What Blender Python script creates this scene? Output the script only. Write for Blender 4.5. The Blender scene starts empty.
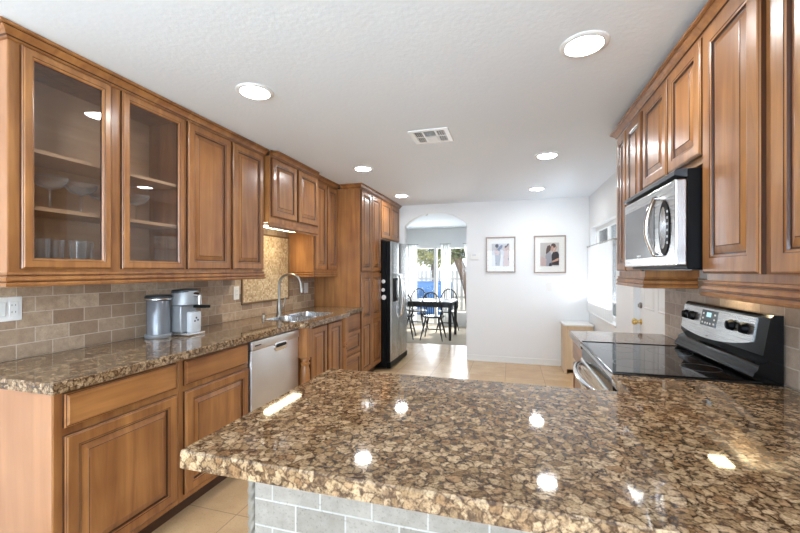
import bpy, bmesh, math, random
from mathutils import Vector, Matrix
random.seed(7)
S = bpy.context.scene
COL = S.collection
PI = math.pi

# ------------------------------------------------------------------ camera
CAMZ = 1.345
cam_d = bpy.data.cameras.new('camera'); cam = bpy.data.objects.new('camera', cam_d); COL.objects.link(cam)
cam_d.sensor_width = 36.0; cam_d.lens = 36.0 * 380.0 / 800.0
cam_d.shift_y = 3.8 / 800.0
cam_d.clip_start = 0.02
cam.location = (0, 0, CAMZ)
cam.rotation_euler = (PI / 2, 0, math.atan(111 / 380.0))
S.camera = cam
# ------------------------------------------------------------------ view
S.view_settings.view_transform = 'Standard'; S.view_settings.look = 'None'
S.view_settings.gamma = 1.0; S.view_settings.exposure = 0.88
S.view_settings.use_curve_mapping = False
# ------------------------------------------------------------------ sky
W = bpy.data.worlds.new('sky'); S.world = W; W.use_nodes = True
bg = W.node_tree.nodes['Background']; bg.inputs[0].default_value = (0.80, 0.90, 1.0, 1); bg.inputs[1].default_value = 1.1
# ------------------------------------------------------------------ daylight and lamps
def area(name, loc, rot, sx, sy, power, color):
    l = bpy.data.lights.new(name, 'AREA'); l.shape = 'RECTANGLE'; l.size = sx; l.size_y = sy
    l.energy = power; l.color = color
    o = bpy.data.objects.new(name, l); COL.objects.link(o); o.location = loc; o.rotation_euler = rot
    return o
sun = bpy.data.lights.new('sun', 'SUN'); sun.energy = 3.2; sun.angle = 0.02; sun.color = (1.0, 0.95, 0.86)
so = bpy.data.objects.new('sun', sun); COL.objects.link(so)
so.rotation_euler = Vector((0.22, 0.75, 0.75)).to_track_quat('Z', 'Y').to_euler(); so.location = (2, 14, 10)
# rear window of the living area, then two added uplights for the ceiling
area('daylight_behind', (-0.65, -7.35, 1.30), (-PI / 2, 0, PI), 3.1, 2.0, 110, (0.66, 0.81, 1.0))
area('added_uplight_right', (0.985, -3.3, 1.25), (0, math.radians(90 + 62), 0), 1.9, 2.6, 205, (0.70, 0.85, 1.0))
area('added_uplight_left', (-2.29, -3.3, 1.25), (0, math.radians(-90 - 62), 0), 1.9, 2.6, 205, (0.70, 0.85, 1.0))
# dining room glass doors, kitchen side window
area('daylight_dining', (-1.35, 9.35, 1.15), (-PI / 2, 0, 0), 1.7, 1.7, 85, (0.90, 0.95, 1.0))
area('daylight_side', (1.28, 5.03, 1.05), (0, math.radians(90 + 66), 0), 0.9, 1.2, 9, (0.84, 0.90, 1.0))
LENS_POWER = 70.0

# ================================================================== materials
def mat(name):
    m = bpy.data.materials.new(name); m.use_nodes = True
    nt = m.node_tree; b = nt.nodes['Principled BSDF']
    return m, nt, b
def srgb(r, g, b):
    f = lambda c: (c / 255 / 12.92) if c / 255 <= 0.04045 else ((c / 255 + 0.055) / 1.055) ** 2.4
    return (f(r), f(g), f(b), 1)
def plain(name, col, rough=0.5, metal=0.0, bump=0.0, bscale=60, emis=None, coat=0.0, spec=None, detail=3):
    m, nt, b = mat(name)
    b.inputs['Base Color'].default_value = col; b.inputs['Roughness'].default_value = rough
    b.inputs['Metallic'].default_value = metal; b.inputs['Coat Weight'].default_value = coat
    if spec is not None: b.inputs['Specular IOR Level'].default_value = spec
    if emis: b.inputs['Emission Color'].default_value = emis[0]; b.inputs['Emission Strength'].default_value = emis[1]
    # every surface has a little procedural variation
    tc = nt.nodes.new('ShaderNodeTexCoord'); n = nt.nodes.new('ShaderNodeTexNoise'); n.inputs['Scale'].default_value = bscale; n.inputs['Detail'].default_value = detail
    nt.links.new(tc.outputs['Object'], n.inputs['Vector'])
    if bump > 0:
        bp = nt.nodes.new('ShaderNodeBump'); bp.inputs['Strength'].default_value = bump; bp.inputs['Distance'].default_value = 0.004
        nt.links.new(n.outputs['Fac'], bp.inputs['Height']); nt.links.new(bp.outputs['Normal'], b.inputs['Normal'])
    else:
        mr = nt.nodes.new('ShaderNodeMapRange'); mr.inputs['To Min'].default_value = max(0, rough - 0.03); mr.inputs['To Max'].default_value = min(1, rough + 0.03)
        nt.links.new(n.outputs['Fac'], mr.inputs['Value']); nt.links.new(mr.outputs['Result'], b.inputs['Roughness'])
    return m
def ramp(nt, stops):
    r = nt.nodes.new('ShaderNodeValToRGB'); e = r.color_ramp.elements
    while len(e) > 1: e.remove(e[-1])
    e[0].position = stops[0][0]; e[0].color = stops[0][1]
    for p, c in stops[1:]:
        x = e.new(p); x.color = c
    return r
def wood(name, c0, c1, axis='z', rough=0.34, dark=None):
    m, nt, b = mat(name)
    tc = nt.nodes.new('ShaderNodeTexCoord'); oi = nt.nodes.new('ShaderNodeObjectInfo')
    mp = nt.nodes.new('ShaderNodeMapping')
    sc = {'z': (16, 16, 1.3), 'y': (16, 1.3, 16), 'x': (1.3, 16, 16)}[axis]
    mp.inputs['Scale'].default_value = sc
    ad = nt.nodes.new('ShaderNodeVectorMath'); ad.operation = 'ADD'
    mu = nt.nodes.new('ShaderNodeMath'); mu.operation = 'MULTIPLY'; mu.inputs[1].default_value = 23
    nt.links.new(oi.outputs['Random'], mu.inputs[0]); nt.links.new(tc.outputs['Object'], ad.inputs[0]); nt.links.new(mu.outputs[0], ad.inputs[1])
    nt.links.new(ad.outputs[0], mp.inputs['Vector'])
    n = nt.nodes.new('ShaderNodeTexNoise'); n.inputs['Scale'].default_value = 1.0; n.inputs['Detail'].default_value = 5; n.inputs['Roughness'].default_value = 0.6; n.inputs['Distortion'].default_value = 0.6
    nt.links.new(mp.outputs[0], n.inputs['Vector'])
    n2 = nt.nodes.new('ShaderNodeTexNoise'); n2.inputs['Scale'].default_value = 3.2; n2.inputs['Detail'].default_value = 2
    nt.links.new(ad.outputs[0], n2.inputs['Vector'])
    mx = nt.nodes.new('ShaderNodeMath'); mx.operation = 'MULTIPLY_ADD'; mx.inputs[1].default_value = 0.6; 
    m4 = nt.nodes.new('ShaderNodeMath'); m4.operation = 'MULTIPLY'; m4.inputs[1].default_value = 0.4
    nt.links.new(n2.outputs['Fac'], m4.inputs[0]); nt.links.new(n.outputs['Fac'], mx.inputs[0]); nt.links.new(m4.outputs[0], mx.inputs[2])
    r = ramp(nt, [(0.30, c0), (0.50, tuple((a + b_) / 2 for a, b_ in zip(c0, c1))), (0.66, c1)])
    nt.links.new(mx.outputs[0], r.inputs['Fac'])
    nt.links.new(r.outputs[0], b.inputs['Base Color'])
    b.inputs['Roughness'].default_value = rough; b.inputs['Coat Weight'].default_value = 0.25; b.inputs['Coat Roughness'].default_value = 0.18
    bp = nt.nodes.new('ShaderNodeBump'); bp.inputs['Strength'].default_value = 0.05; bp.inputs['Distance'].default_value = 0.002
    nt.links.new(n.outputs['Fac'], bp.inputs['Height']); nt.links.new(bp.outputs[0], b.inputs['Normal'])
    return m
def brick(name, axis, c1, c2, c3, mortar, bw=0.152, bh=0.076, rot=0, offs=0.5, rough=0.45, ms=0.0028, mot=9, loc=(0.05, 0.002, 0)):
    m, nt, b = mat(name)
    tc = nt.nodes.new('ShaderNodeTexCoord'); sp = nt.nodes.new('ShaderNodeSeparateXYZ'); cb = nt.nodes.new('ShaderNodeCombineXYZ')
    nt.links.new(tc.outputs['Object'], sp.inputs[0])
    a, c = {'x': (1, 2), 'y': (0, 2), 'z': (0, 1)}[axis]
    nt.links.new(sp.outputs[a], cb.inputs[0]); nt.links.new(sp.outputs[c], cb.inputs[1])
    mp = nt.nodes.new('ShaderNodeMapping'); mp.inputs['Rotation'].default_value = (0, 0, rot); mp.inputs['Location'].default_value = loc
    nt.links.new(cb.outputs[0], mp.inputs[0])
    br = nt.nodes.new('ShaderNodeTexBrick'); br.offset = offs; br.inputs['Scale'].default_value = 1
    br.inputs['Brick Width'].default_value = bw; br.inputs['Row Height'].default_value = bh
    br.inputs['Mortar Size'].default_value = ms; br.inputs['Mortar Smooth'].default_value = 0.3; br.inputs['Bias'].default_value = 0
    br.inputs['Color1'].default_value = c1; br.inputs['Color2'].default_value = c2; br.inputs['Mortar'].default_value = mortar
    nt.links.new(mp.outputs[0], br.inputs['Vector'])
    n = nt.nodes.new('ShaderNodeTexNoise'); n.inputs['Scale'].default_value = mot; n.inputs['Detail'].default_value = 8; n.inputs['Roughness'].default_value = 0.7
    nt.links.new(tc.outputs['Object'], n.inputs['Vector'])
    r = ramp(nt, [(0.35, (0, 0, 0, 1)), (0.65, (1, 1, 1, 1))]); nt.links.new(n.outputs['Fac'], r.inputs['Fac'])
    m1 = nt.nodes.new('ShaderNodeMath'); m1.operation = 'MULTIPLY'; m1.inputs[1].default_value = 0.55; nt.links.new(r.outputs[0], m1.inputs[0])
    inv = nt.nodes.new('ShaderNodeMath'); inv.operation = 'SUBTRACT'; inv.inputs[0].default_value = 1; nt.links.new(br.outputs['Fac'], inv.inputs[1])
    m2 = nt.nodes.new('ShaderNodeMath'); m2.operation = 'MULTIPLY'; nt.links.new(m1.outputs[0], m2.inputs[0]); nt.links.new(inv.outputs[0], m2.inputs[1])
    mix = nt.nodes.new('ShaderNodeMix'); mix.data_type = 'RGBA'; nt.links.new(m2.outputs[0], mix.inputs[0]); nt.links.new(br.outputs['Color'], mix.inputs[6]); mix.inputs[7].default_value = c3
    # pits of the travertine
    n3 = nt.nodes.new('ShaderNodeTexNoise'); n3.inputs['Scale'].default_value = 140; n3.inputs['Detail'].default_value = 3
    nt.links.new(tc.outputs['Object'], n3.inputs['Vector'])
    r3 = ramp(nt, [(0.30, (0.45, 0.42, 0.4, 1)), (0.42, (1, 1, 1, 1))]); nt.links.new(n3.outputs['Fac'], r3.inputs['Fac'])
    mm = nt.nodes.new('ShaderNodeMix'); mm.data_type = 'RGBA'; mm.blend_type = 'MULTIPLY'; mm.inputs[0].default_value = 0.45
    nt.links.new(mix.outputs[2], mm.inputs[6]); nt.links.new(r3.outputs[0], mm.inputs[7])
    nt.links.new(mm.outputs[2], b.inputs['Base Color'])
    b.inputs['Roughness'].default_value = rough
    bp = nt.nodes.new('ShaderNodeBump'); bp.inputs['Strength'].default_value = 0.5; bp.inputs['Distance'].default_value = 0.002
    nt.links.new(inv.outputs[0], bp.inputs['Height']); nt.links.new(bp.outputs[0], b.inputs['Normal'])
    return m
def granite(name):
    m, nt, b = mat(name)
    tc = nt.nodes.new('ShaderNodeTexCoord')
    nz = nt.nodes.new('ShaderNodeTexNoise'); nz.inputs['Scale'].default_value = 34; nz.inputs['Detail'].default_value = 3
    nt.links.new(tc.outputs['Object'], nz.inputs['Vector'])
    s1 = nt.nodes.new('ShaderNodeVectorMath'); s1.operation = 'MULTIPLY_ADD'
    s1.inputs[1].default_value = (0.036, 0.036, 0.036)
    nt.links.new(nz.outputs['Color'], s1.inputs[0]); nt.links.new(tc.outputs['Object'], s1.inputs[2])
    v = nt.nodes.new('ShaderNodeTexVoronoi'); v.feature = 'DISTANCE_TO_EDGE'; v.inputs['Scale'].default_value = 43
    nt.links.new(s1.outputs[0], v.inputs['Vector'])
    vc = nt.nodes.new('ShaderNodeTexVoronoi'); vc.feature = 'F1'; vc.inputs['Scale'].default_value = 43
    nt.links.new(s1.outputs[0], vc.inputs['Vector'])
    # larger drifts of dark mineral
    n2 = nt.nodes.new('ShaderNodeTexNoise'); n2.inputs['Scale'].default_value = 26; n2.inputs['Detail'].default_value = 6; n2.inputs['Roughness'].default_value = 0.65
    nt.links.new(tc.outputs['Object'], n2.inputs['Vector'])
    # soft rims of the clasts
    rim = nt.nodes.new('ShaderNodeMapRange'); rim.interpolation_type = 'SMOOTHSTEP'; rim.inputs['From Min'].default_value = 0.0; rim.inputs['From Max'].default_value = 0.16
    rim.inputs['To Min'].default_value = 1.0; rim.inputs['To Max'].default_value = 0.0
    nt.links.new(v.outputs['Distance'], rim.inputs['Value'])
    # darkness = clump noise + a share of the rim
    nd = nt.nodes.new('ShaderNodeTexNoise'); nd.inputs['Scale'].default_value = 62; nd.inputs['Detail'].default_value = 5; nd.inputs['Roughness'].default_value = 0.62; nd.inputs['Distortion'].default_value = 0.7
    nt.links.new(tc.outputs['Object'], nd.inputs['Vector'])
    a1 = nt.nodes.new('ShaderNodeMath'); a1.operation = 'MULTIPLY_ADD'; a1.inputs[1].default_value = 0.17
    nt.links.new(rim.outputs[0], a1.inputs[0]); nt.links.new(nd.outputs['Fac'], a1.inputs[2])
    a2 = nt.nodes.new('ShaderNodeMath'); a2.operation = 'MULTIPLY_ADD'; a2.inputs[1].default_value = 0.45
    nt.links.new(n2.outputs['Fac'], a2.inputs[0]); nt.links.new(a1.outputs[0], a2.inputs[2])
    dk = ramp(nt, [(0.66, (0, 0, 0, 1)), (0.80, (0.45, 0.45, 0.45, 1)), (0.90, (0.85, 0.85, 0.85, 1)), (1.0, (1, 1, 1, 1))])
    nt.links.new(a2.outputs[0], dk.inputs['Fac'])
    rc = ramp(nt, [(0.0, srgb(124, 96, 66)), (0.35, srgb(164, 136, 102)), (0.65, srgb(190, 162, 128)), (1.0, srgb(140, 106, 72))])
    sp = nt.nodes.new('ShaderNodeSeparateColor'); nt.links.new(vc.outputs['Color'], sp.inputs[0]); nt.links.new(sp.outputs[0], rc.inputs['Fac'])
    mx = nt.nodes.new('ShaderNodeMix'); mx.data_type = 'RGBA'
    nt.links.new(dk.outputs[0], mx.inputs[0]); nt.links.new(rc.outputs[0], mx.inputs[6]); mx.inputs[7].default_value = srgb(64, 42, 26)
    n3 = nt.nodes.new('ShaderNodeTexNoise'); n3.inputs['Scale'].default_value = 210; n3.inputs['Detail'].default_value = 2
    nt.links.new(tc.outputs['Object'], n3.inputs['Vector'])
    r3 = ramp(nt, [(0.36, (0.45, 0.38, 0.32, 1)), (0.5, (1, 1, 1, 1))]); nt.links.new(n3.outputs['Fac'], r3.inputs['Fac'])
    mm = nt.nodes.new('ShaderNodeMix'); mm.data_type = 'RGBA'; mm.blend_type = 'MULTIPLY'; mm.inputs[0].default_value = 0.6
    nt.links.new(mx.outputs[2], mm.inputs[6]); nt.links.new(r3.outputs[0], mm.inputs[7])
    nt.links.new(mm.outputs[2], b.inputs['Base Color'])
    b.inputs['Roughness'].default_value = 0.05; b.inputs['Specular IOR Level'].default_value = 0.62
    return m
def steel(name, col=(0.60, 0.60, 0.60, 1), axis='z', rough=0.28, k=0.12):
    m, nt, b = mat(name)
    b.inputs['Metallic'].default_value = 1; b.inputs['Base Color'].default_value = col
    tc = nt.nodes.new('ShaderNodeTexCoord'); mp = nt.nodes.new('ShaderNodeMapping')
    mp.inputs['Scale'].default_value = {'z': (400, 400, 3), 'y': (400, 3, 400), 'x': (3, 400, 400)}[axis]
    n = nt.nodes.new('ShaderNodeTexNoise'); n.inputs['Scale'].default_value = 1; n.inputs['Detail'].default_value = 2
    nt.links.new(tc.outputs['Object'], mp.inputs[0]); nt.links.new(mp.outputs[0], n.inputs['Vector'])
    mr = nt.nodes.new('ShaderNodeMapRange'); mr.inputs['To Min'].default_value = rough - k / 2; mr.inputs['To Max'].default_value = rough + k / 2
    nt.links.new(n.outputs['Fac'], mr.inputs['Value']); nt.links.new(mr.outputs[0], b.inputs['Roughness'])
    return m
def glass(name, rough=0.0, tint=(1, 1, 1, 1), refl=0.10):
    # thin pane: mostly straight-through transmission plus a mirror-like sheen
    m = bpy.data.materials.new(name); m.use_nodes = True; nt = m.node_tree; nt.nodes.clear()
    out = nt.nodes.new('ShaderNodeOutputMaterial'); tr = nt.nodes.new('ShaderNodeBsdfTransparent'); tr.inputs[0].default_value = tint
    gl = nt.nodes.new('ShaderNodeBsdfGlossy'); gl.inputs['Roughness'].default_value = rough
    fr = nt.nodes.new('ShaderNodeLayerWeight'); fr.inputs[0].default_value = 0.12
    mr = nt.nodes.new('ShaderNodeMapRange'); mr.inputs['To Min'].default_value = refl; mr.inputs['To Max'].default_value = 0.9
    mx = nt.nodes.new('ShaderNodeMixShader')
    nt.links.new(fr.outputs['Fresnel'], mr.inputs['Value']); nt.links.new(mr.outputs[0], mx.inputs[0])
    nt.links.new(tr.outputs[0], mx.inputs[1]); nt.links.new(gl.outputs[0], mx.inputs[2]); nt.links.new(mx.outputs[0], out.inputs[0])
    return m
def sheer(name, col, alpha, tl_=0.5):
    m = bpy.data.materials.new(name); m.use_nodes = True; nt = m.node_tree; nt.nodes.clear()
    out = nt.nodes.new('ShaderNodeOutputMaterial'); tr = nt.nodes.new('ShaderNodeBsdfTransparent')
    df = nt.nodes.new('ShaderNodeBsdfDiffuse'); df.inputs[0].default_value = col
    tl = nt.nodes.new('ShaderNodeBsdfTranslucent'); tl.inputs[0].default_value = col
    m1 = nt.nodes.new('ShaderNodeMixShader'); m1.inputs[0].default_value = tl_
    nt.links.new(df.outputs[0], m1.inputs[1]); nt.links.new(tl.outputs[0], m1.inputs[2])
    m2 = nt.nodes.new('ShaderNodeMixShader')
    tc = nt.nodes.new('ShaderNodeTexCoord'); n = nt.nodes.new('ShaderNodeTexNoise'); n.inputs['Scale'].default_value = 300
    nt.links.new(tc.outputs['Object'], n.inputs['Vector'])
    mr = nt.nodes.new('ShaderNodeMapRange'); mr.inputs['To Min'].default_value = alpha - 0.06; mr.inputs['To Max'].default_value = alpha + 0.06
    nt.links.new(n.outputs['Fac'], mr.inputs['Value']); nt.links.new(mr.outputs[0], m2.inputs[0])
    nt.links.new(tr.outputs[0], m2.inputs[1]); nt.links.new(m1.outputs[0], m2.inputs[2]); nt.links.new(m2.outputs[0], out.inputs[0])
    return m
def mosaic(name):
    m, nt, b = mat(name)
    tc = nt.nodes.new('ShaderNodeTexCoord'); v = nt.nodes.new('ShaderNodeTexVoronoi'); v.inputs['Scale'].default_value = 55; v.inputs['Randomness'].default_value = 0.45
    nt.links.new(tc.outputs['Object'], v.inputs['Vector'])
    v2 = nt.nodes.new('ShaderNodeTexVoronoi'); v2.feature = 'DISTANCE_TO_EDGE'; v2.inputs['Scale'].default_value = 55; v2.inputs['Randomness'].default_value = 0.45
    nt.links.new(tc.outputs['Object'], v2.inputs['Vector'])
    sp = nt.nodes.new('ShaderNodeSeparateColor'); nt.links.new(v.outputs['Color'], sp.inputs[0])
    r = ramp(nt, [(0, srgb(176, 150, 112)), (0.35, srgb(205, 182, 146)), (0.6, srgb(222, 205, 176)), (0.85, srgb(190, 160, 122)), (1, srgb(160, 126, 92))])
    nt.links.new(sp.outputs[0], r.inputs['Fac'])
    rm = ramp(nt, [(0.0, (0, 0, 0, 1)), (0.10, (1, 1, 1, 1))]); nt.links.new(v2.outputs['Distance'], rm.inputs['Fac'])
    mx = nt.nodes.new('ShaderNodeMix'); mx.data_type = 'RGBA'; nt.links.new(rm.outputs[0], mx.inputs[0]); mx.inputs[6].default_value = srgb(170, 148, 118); nt.links.new(r.outputs[0], mx.inputs[7])
    nt.links.new(mx.outputs[2], b.inputs['Base Color']); b.inputs['Roughness'].default_value = 0.4
    bp = nt.nodes.new('ShaderNodeBump'); bp.inputs['Strength'].default_value = 0.5; bp.inputs['Distance'].default_value = 0.002
    nt.links.new(rm.outputs[0], bp.inputs['Height']); nt.links.new(bp.outputs[0], b.inputs['Normal'])
    return m
def foliage_mat(name, a, c):
    m, nt, b = mat(name)
    tc = nt.nodes.new('ShaderNodeTexCoord'); n = nt.nodes.new('ShaderNodeTexNoise'); n.inputs['Scale'].default_value = 2.2; n.inputs['Detail'].default_value = 6
    nt.links.new(tc.outputs['Object'], n.inputs['Vector']); r = ramp(nt, [(0.35, a), (0.62, c)]); nt.links.new(n.outputs['Fac'], r.inputs['Fac'])
    nt.links.new(r.outputs[0], b.inputs['Base Color']); b.inputs['Roughness'].default_value = 0.6
    b.inputs['Transmission Weight'].default_value = 0.0
    return m

WD0, WD1 = srgb(112, 65, 32), srgb(180, 124, 70)
M = {}
M['wood'] = wood('stained_maple', WD0, WD1, 'z')
M['wood_h'] = wood('stained_maple_cross', WD0, WD1, 'y')
M['wood_x'] = wood('stained_maple_side', WD0, WD1, 'x')
M['glaze'] = plain('dark_glaze', srgb(66, 36, 20), 0.35, coat=0.2)
M['pale_end'] = wood('paler_maple_end', srgb(158, 108, 72), srgb(182, 132, 94), 'z', 0.4)  # paler maple tone for the near end panels
M['inside'] = wood('cabinet_inside', srgb(176, 138, 104), srgb(204, 168, 132), 'y', 0.5)
M['granite'] = granite('brown_granite')
M['tile'] = brick('backsplash_tile', 'x', srgb(152, 124, 100), srgb(212, 188, 160), srgb(134, 108, 86), srgb(200, 184, 164), mot=24)
M['tile_r'] = brick('backsplash_tile_right', 'x', srgb(156, 134, 116), srgb(204, 184, 164), srgb(142, 120, 102), srgb(194, 180, 164), mot=24)
M['tile_p'] = brick('peninsula_tile', 'y', srgb(136, 130, 122), srgb(164, 158, 150), srgb(118, 112, 102), srgb(180, 178, 174), mot=22)  # travertine brick in greyer tones, cool window light put into its colour
M['rope'] = plain('rope_stone', srgb(128, 122, 112), 0.5, bump=0.3, bscale=120)
M['floor'] = brick('floor_tile', 'z', srgb(204, 170, 128), srgb(214, 184, 144), srgb(176, 138, 98), srgb(160, 132, 100), 0.46, 0.46, 0, 0.0, 0.27, 0.0035, 4, (0.07, 0.085, 0))
M['wall'] = plain('wall_paint', srgb(235, 236, 236), 0.7, bump=0.15, bscale=90)
M['ceil'] = plain('ceiling_paint', srgb(234, 241, 248), 0.8, bump=0.32, bscale=45, detail=6)
M['trim'] = plain('white_trim', srgb(236, 236, 234), 0.4)
M['carpet'] = plain('carpet', srgb(196, 182, 162), 0.95, bump=0.6, bscale=300)
M['steel'] = steel('brushed_steel', rough=0.26)
M['steel_y'] = steel('brushed_steel_cross', axis='y')
M['steel_dw'] = steel('dishwasher_steel', (0.72, 0.71, 0.70, 1), 'y', 0.42)
M['chrome'] = steel('polished_steel', (0.78, 0.78, 0.78, 1), 'z', 0.12, 0.04)
M['nickel'] = steel('brushed_nickel', (0.30, 0.28, 0.25, 1), 'z', 0.3)
M['brass'] = steel('brass', (0.80, 0.56, 0.20, 1), 'z', 0.22)
M['black'] = plain('black_enamel', srgb(6, 6, 7), 0.12, spec=0.3)
M['blackmat'] = plain('black_plastic', srgb(6, 6, 7), 0.42, spec=0.15)
M['blackglass'] = plain('black_glass', srgb(10, 10, 11), 0.04, spec=0.9)
M['greyglass'] = plain('grey_mirror_glass', srgb(112, 114, 116), 0.12, spec=0.6)
M['display'] = plain('display_panel', srgb(58, 66, 72), 0.2)
M['lcd'] = plain('lcd', srgb(150, 190, 205), 0.2, emis=(srgb(150, 200, 225), 0.5))
M['darkmetal'] = plain('dark_grey_metal', srgb(72, 76, 80), 0.3, metal=0.6)
M['plate'] = plain('white_plate', srgb(232, 230, 226), 0.35)
M['slot'] = plain('dark_slot', srgb(30, 30, 30), 0.5)
M['lens'] = plain('lamp_lens', (1, 1, 1, 1), 0.4, emis=((0.96, 0.98, 1.0, 1), LENS_POWER))
M['fluor'] = plain('warm_strip', (1, 1, 1, 1), 0.4, emis=((1.0, 0.88, 0.60, 1), 16))
M['pane'] = glass('cabinet_glass', 0.0, (0.93, 0.92, 0.91, 1), 0.05)
M['winpane'] = glass('window_glass', 0.0, (0.97, 0.98, 0.98, 1), 0.04)
M['picpane'] = glass('picture_glass', 0.0, (0.98, 0.98, 0.98, 1), 0.015)
M['stem'] = glass('stemware_glass', 0.02, (0.985, 0.985, 0.985, 1), 0.10)
def stemglass():
    m = bpy.data.materials.new('stemware_glass'); m.use_nodes = True; nt = m.node_tree; nt.nodes.clear()
    out = nt.nodes.new('ShaderNodeOutputMaterial'); tr = nt.nodes.new('ShaderNodeBsdfTransparent')
    gl = nt.nodes.new('ShaderNodeBsdfGlossy'); gl.inputs['Roughness'].default_value = 0.08
    df = nt.nodes.new('ShaderNodeBsdfDiffuse'); df.inputs[0].default_value = (0.9, 0.9, 0.9, 1)  # white share paints bright window reflections on the glass rims
    fr = nt.nodes.new('ShaderNodeLayerWeight'); fr.inputs[0].default_value = 0.25
    mr = nt.nodes.new('ShaderNodeMapRange'); mr.inputs['To Min'].default_value = 0.06; mr.inputs['To Max'].default_value = 0.85
    m1 = nt.nodes.new('ShaderNodeMixShader'); m1.inputs[0].default_value = 0.6; mx = nt.nodes.new('ShaderNodeMixShader')
    nt.links.new(gl.outputs[0], m1.inputs[1]); nt.links.new(df.outputs[0], m1.inputs[2])
    nt.links.new(fr.outputs['Facing'], mr.inputs['Value']); nt.links.new(mr.outputs[0], mx.inputs[0])
    nt.links.new(tr.outputs[0], mx.inputs[1]); nt.links.new(m1.outputs[0], mx.inputs[2]); nt.links.new(mx.outputs[0], out.inputs[0])
    return m
M['stem'] = stemglass()
M['curtain'] = sheer('sheer_curtain', (0.84, 0.84, 0.84, 1), 0.90, 0.35)
M['drape'] = sheer('white_drape', (0.92, 0.92, 0.91, 1), 0.93)
M['mosaic'] = mosaic('mosaic_stone')
M['mostrim'] = plain('bronze_rope_trim', srgb(120, 92, 62), 0.4, bump=0.6, bscale=160)
M['frame'] = wood('pale_oak', srgb(146, 126, 112), srgb(170, 150, 136), 'z', 0.5)
M['mat'] = plain('picture_mat', srgb(238, 236, 230), 0.8)
M['paleoak'] = wood('pale_maple', srgb(206, 176, 140), srgb(222, 196, 162), 'z', 0.5)
M['blackwood'] = plain('black_painted_wood', srgb(22, 23, 26), 0.3, coat=0.2)
M['blue'] = plain('blue_tarp', srgb(60, 110, 170), 0.5, bump=0.4, bscale=6)
M['fence'] = plain('fence_paint', srgb(214, 210, 204), 0.7)
M['bark'] = plain('bark', srgb(112, 92, 76), 0.9, bump=0.9, bscale=14)
M['leaf'] = foliage_mat('leaf_yellowgreen', srgb(88, 96, 34), srgb(196, 190, 96))
M['leafd'] = foliage_mat('leaf_green', srgb(52, 66, 30), srgb(128, 138, 66))
M['ground'] = plain('yard_ground', srgb(186, 176, 160), 0.9, bump=0.5, bscale=8)
M['tank'] = plain('smoked_tank', srgb(118, 120, 124), 0.2, coat=0.3, metal=0.2, bscale=4)
M['silver'] = plain('silver_plastic', srgb(150, 152, 154), 0.36, metal=0.35, bscale=4)
M['light_grey'] = plain('light_grey_plastic', srgb(202, 204, 206), 0.35)

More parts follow.
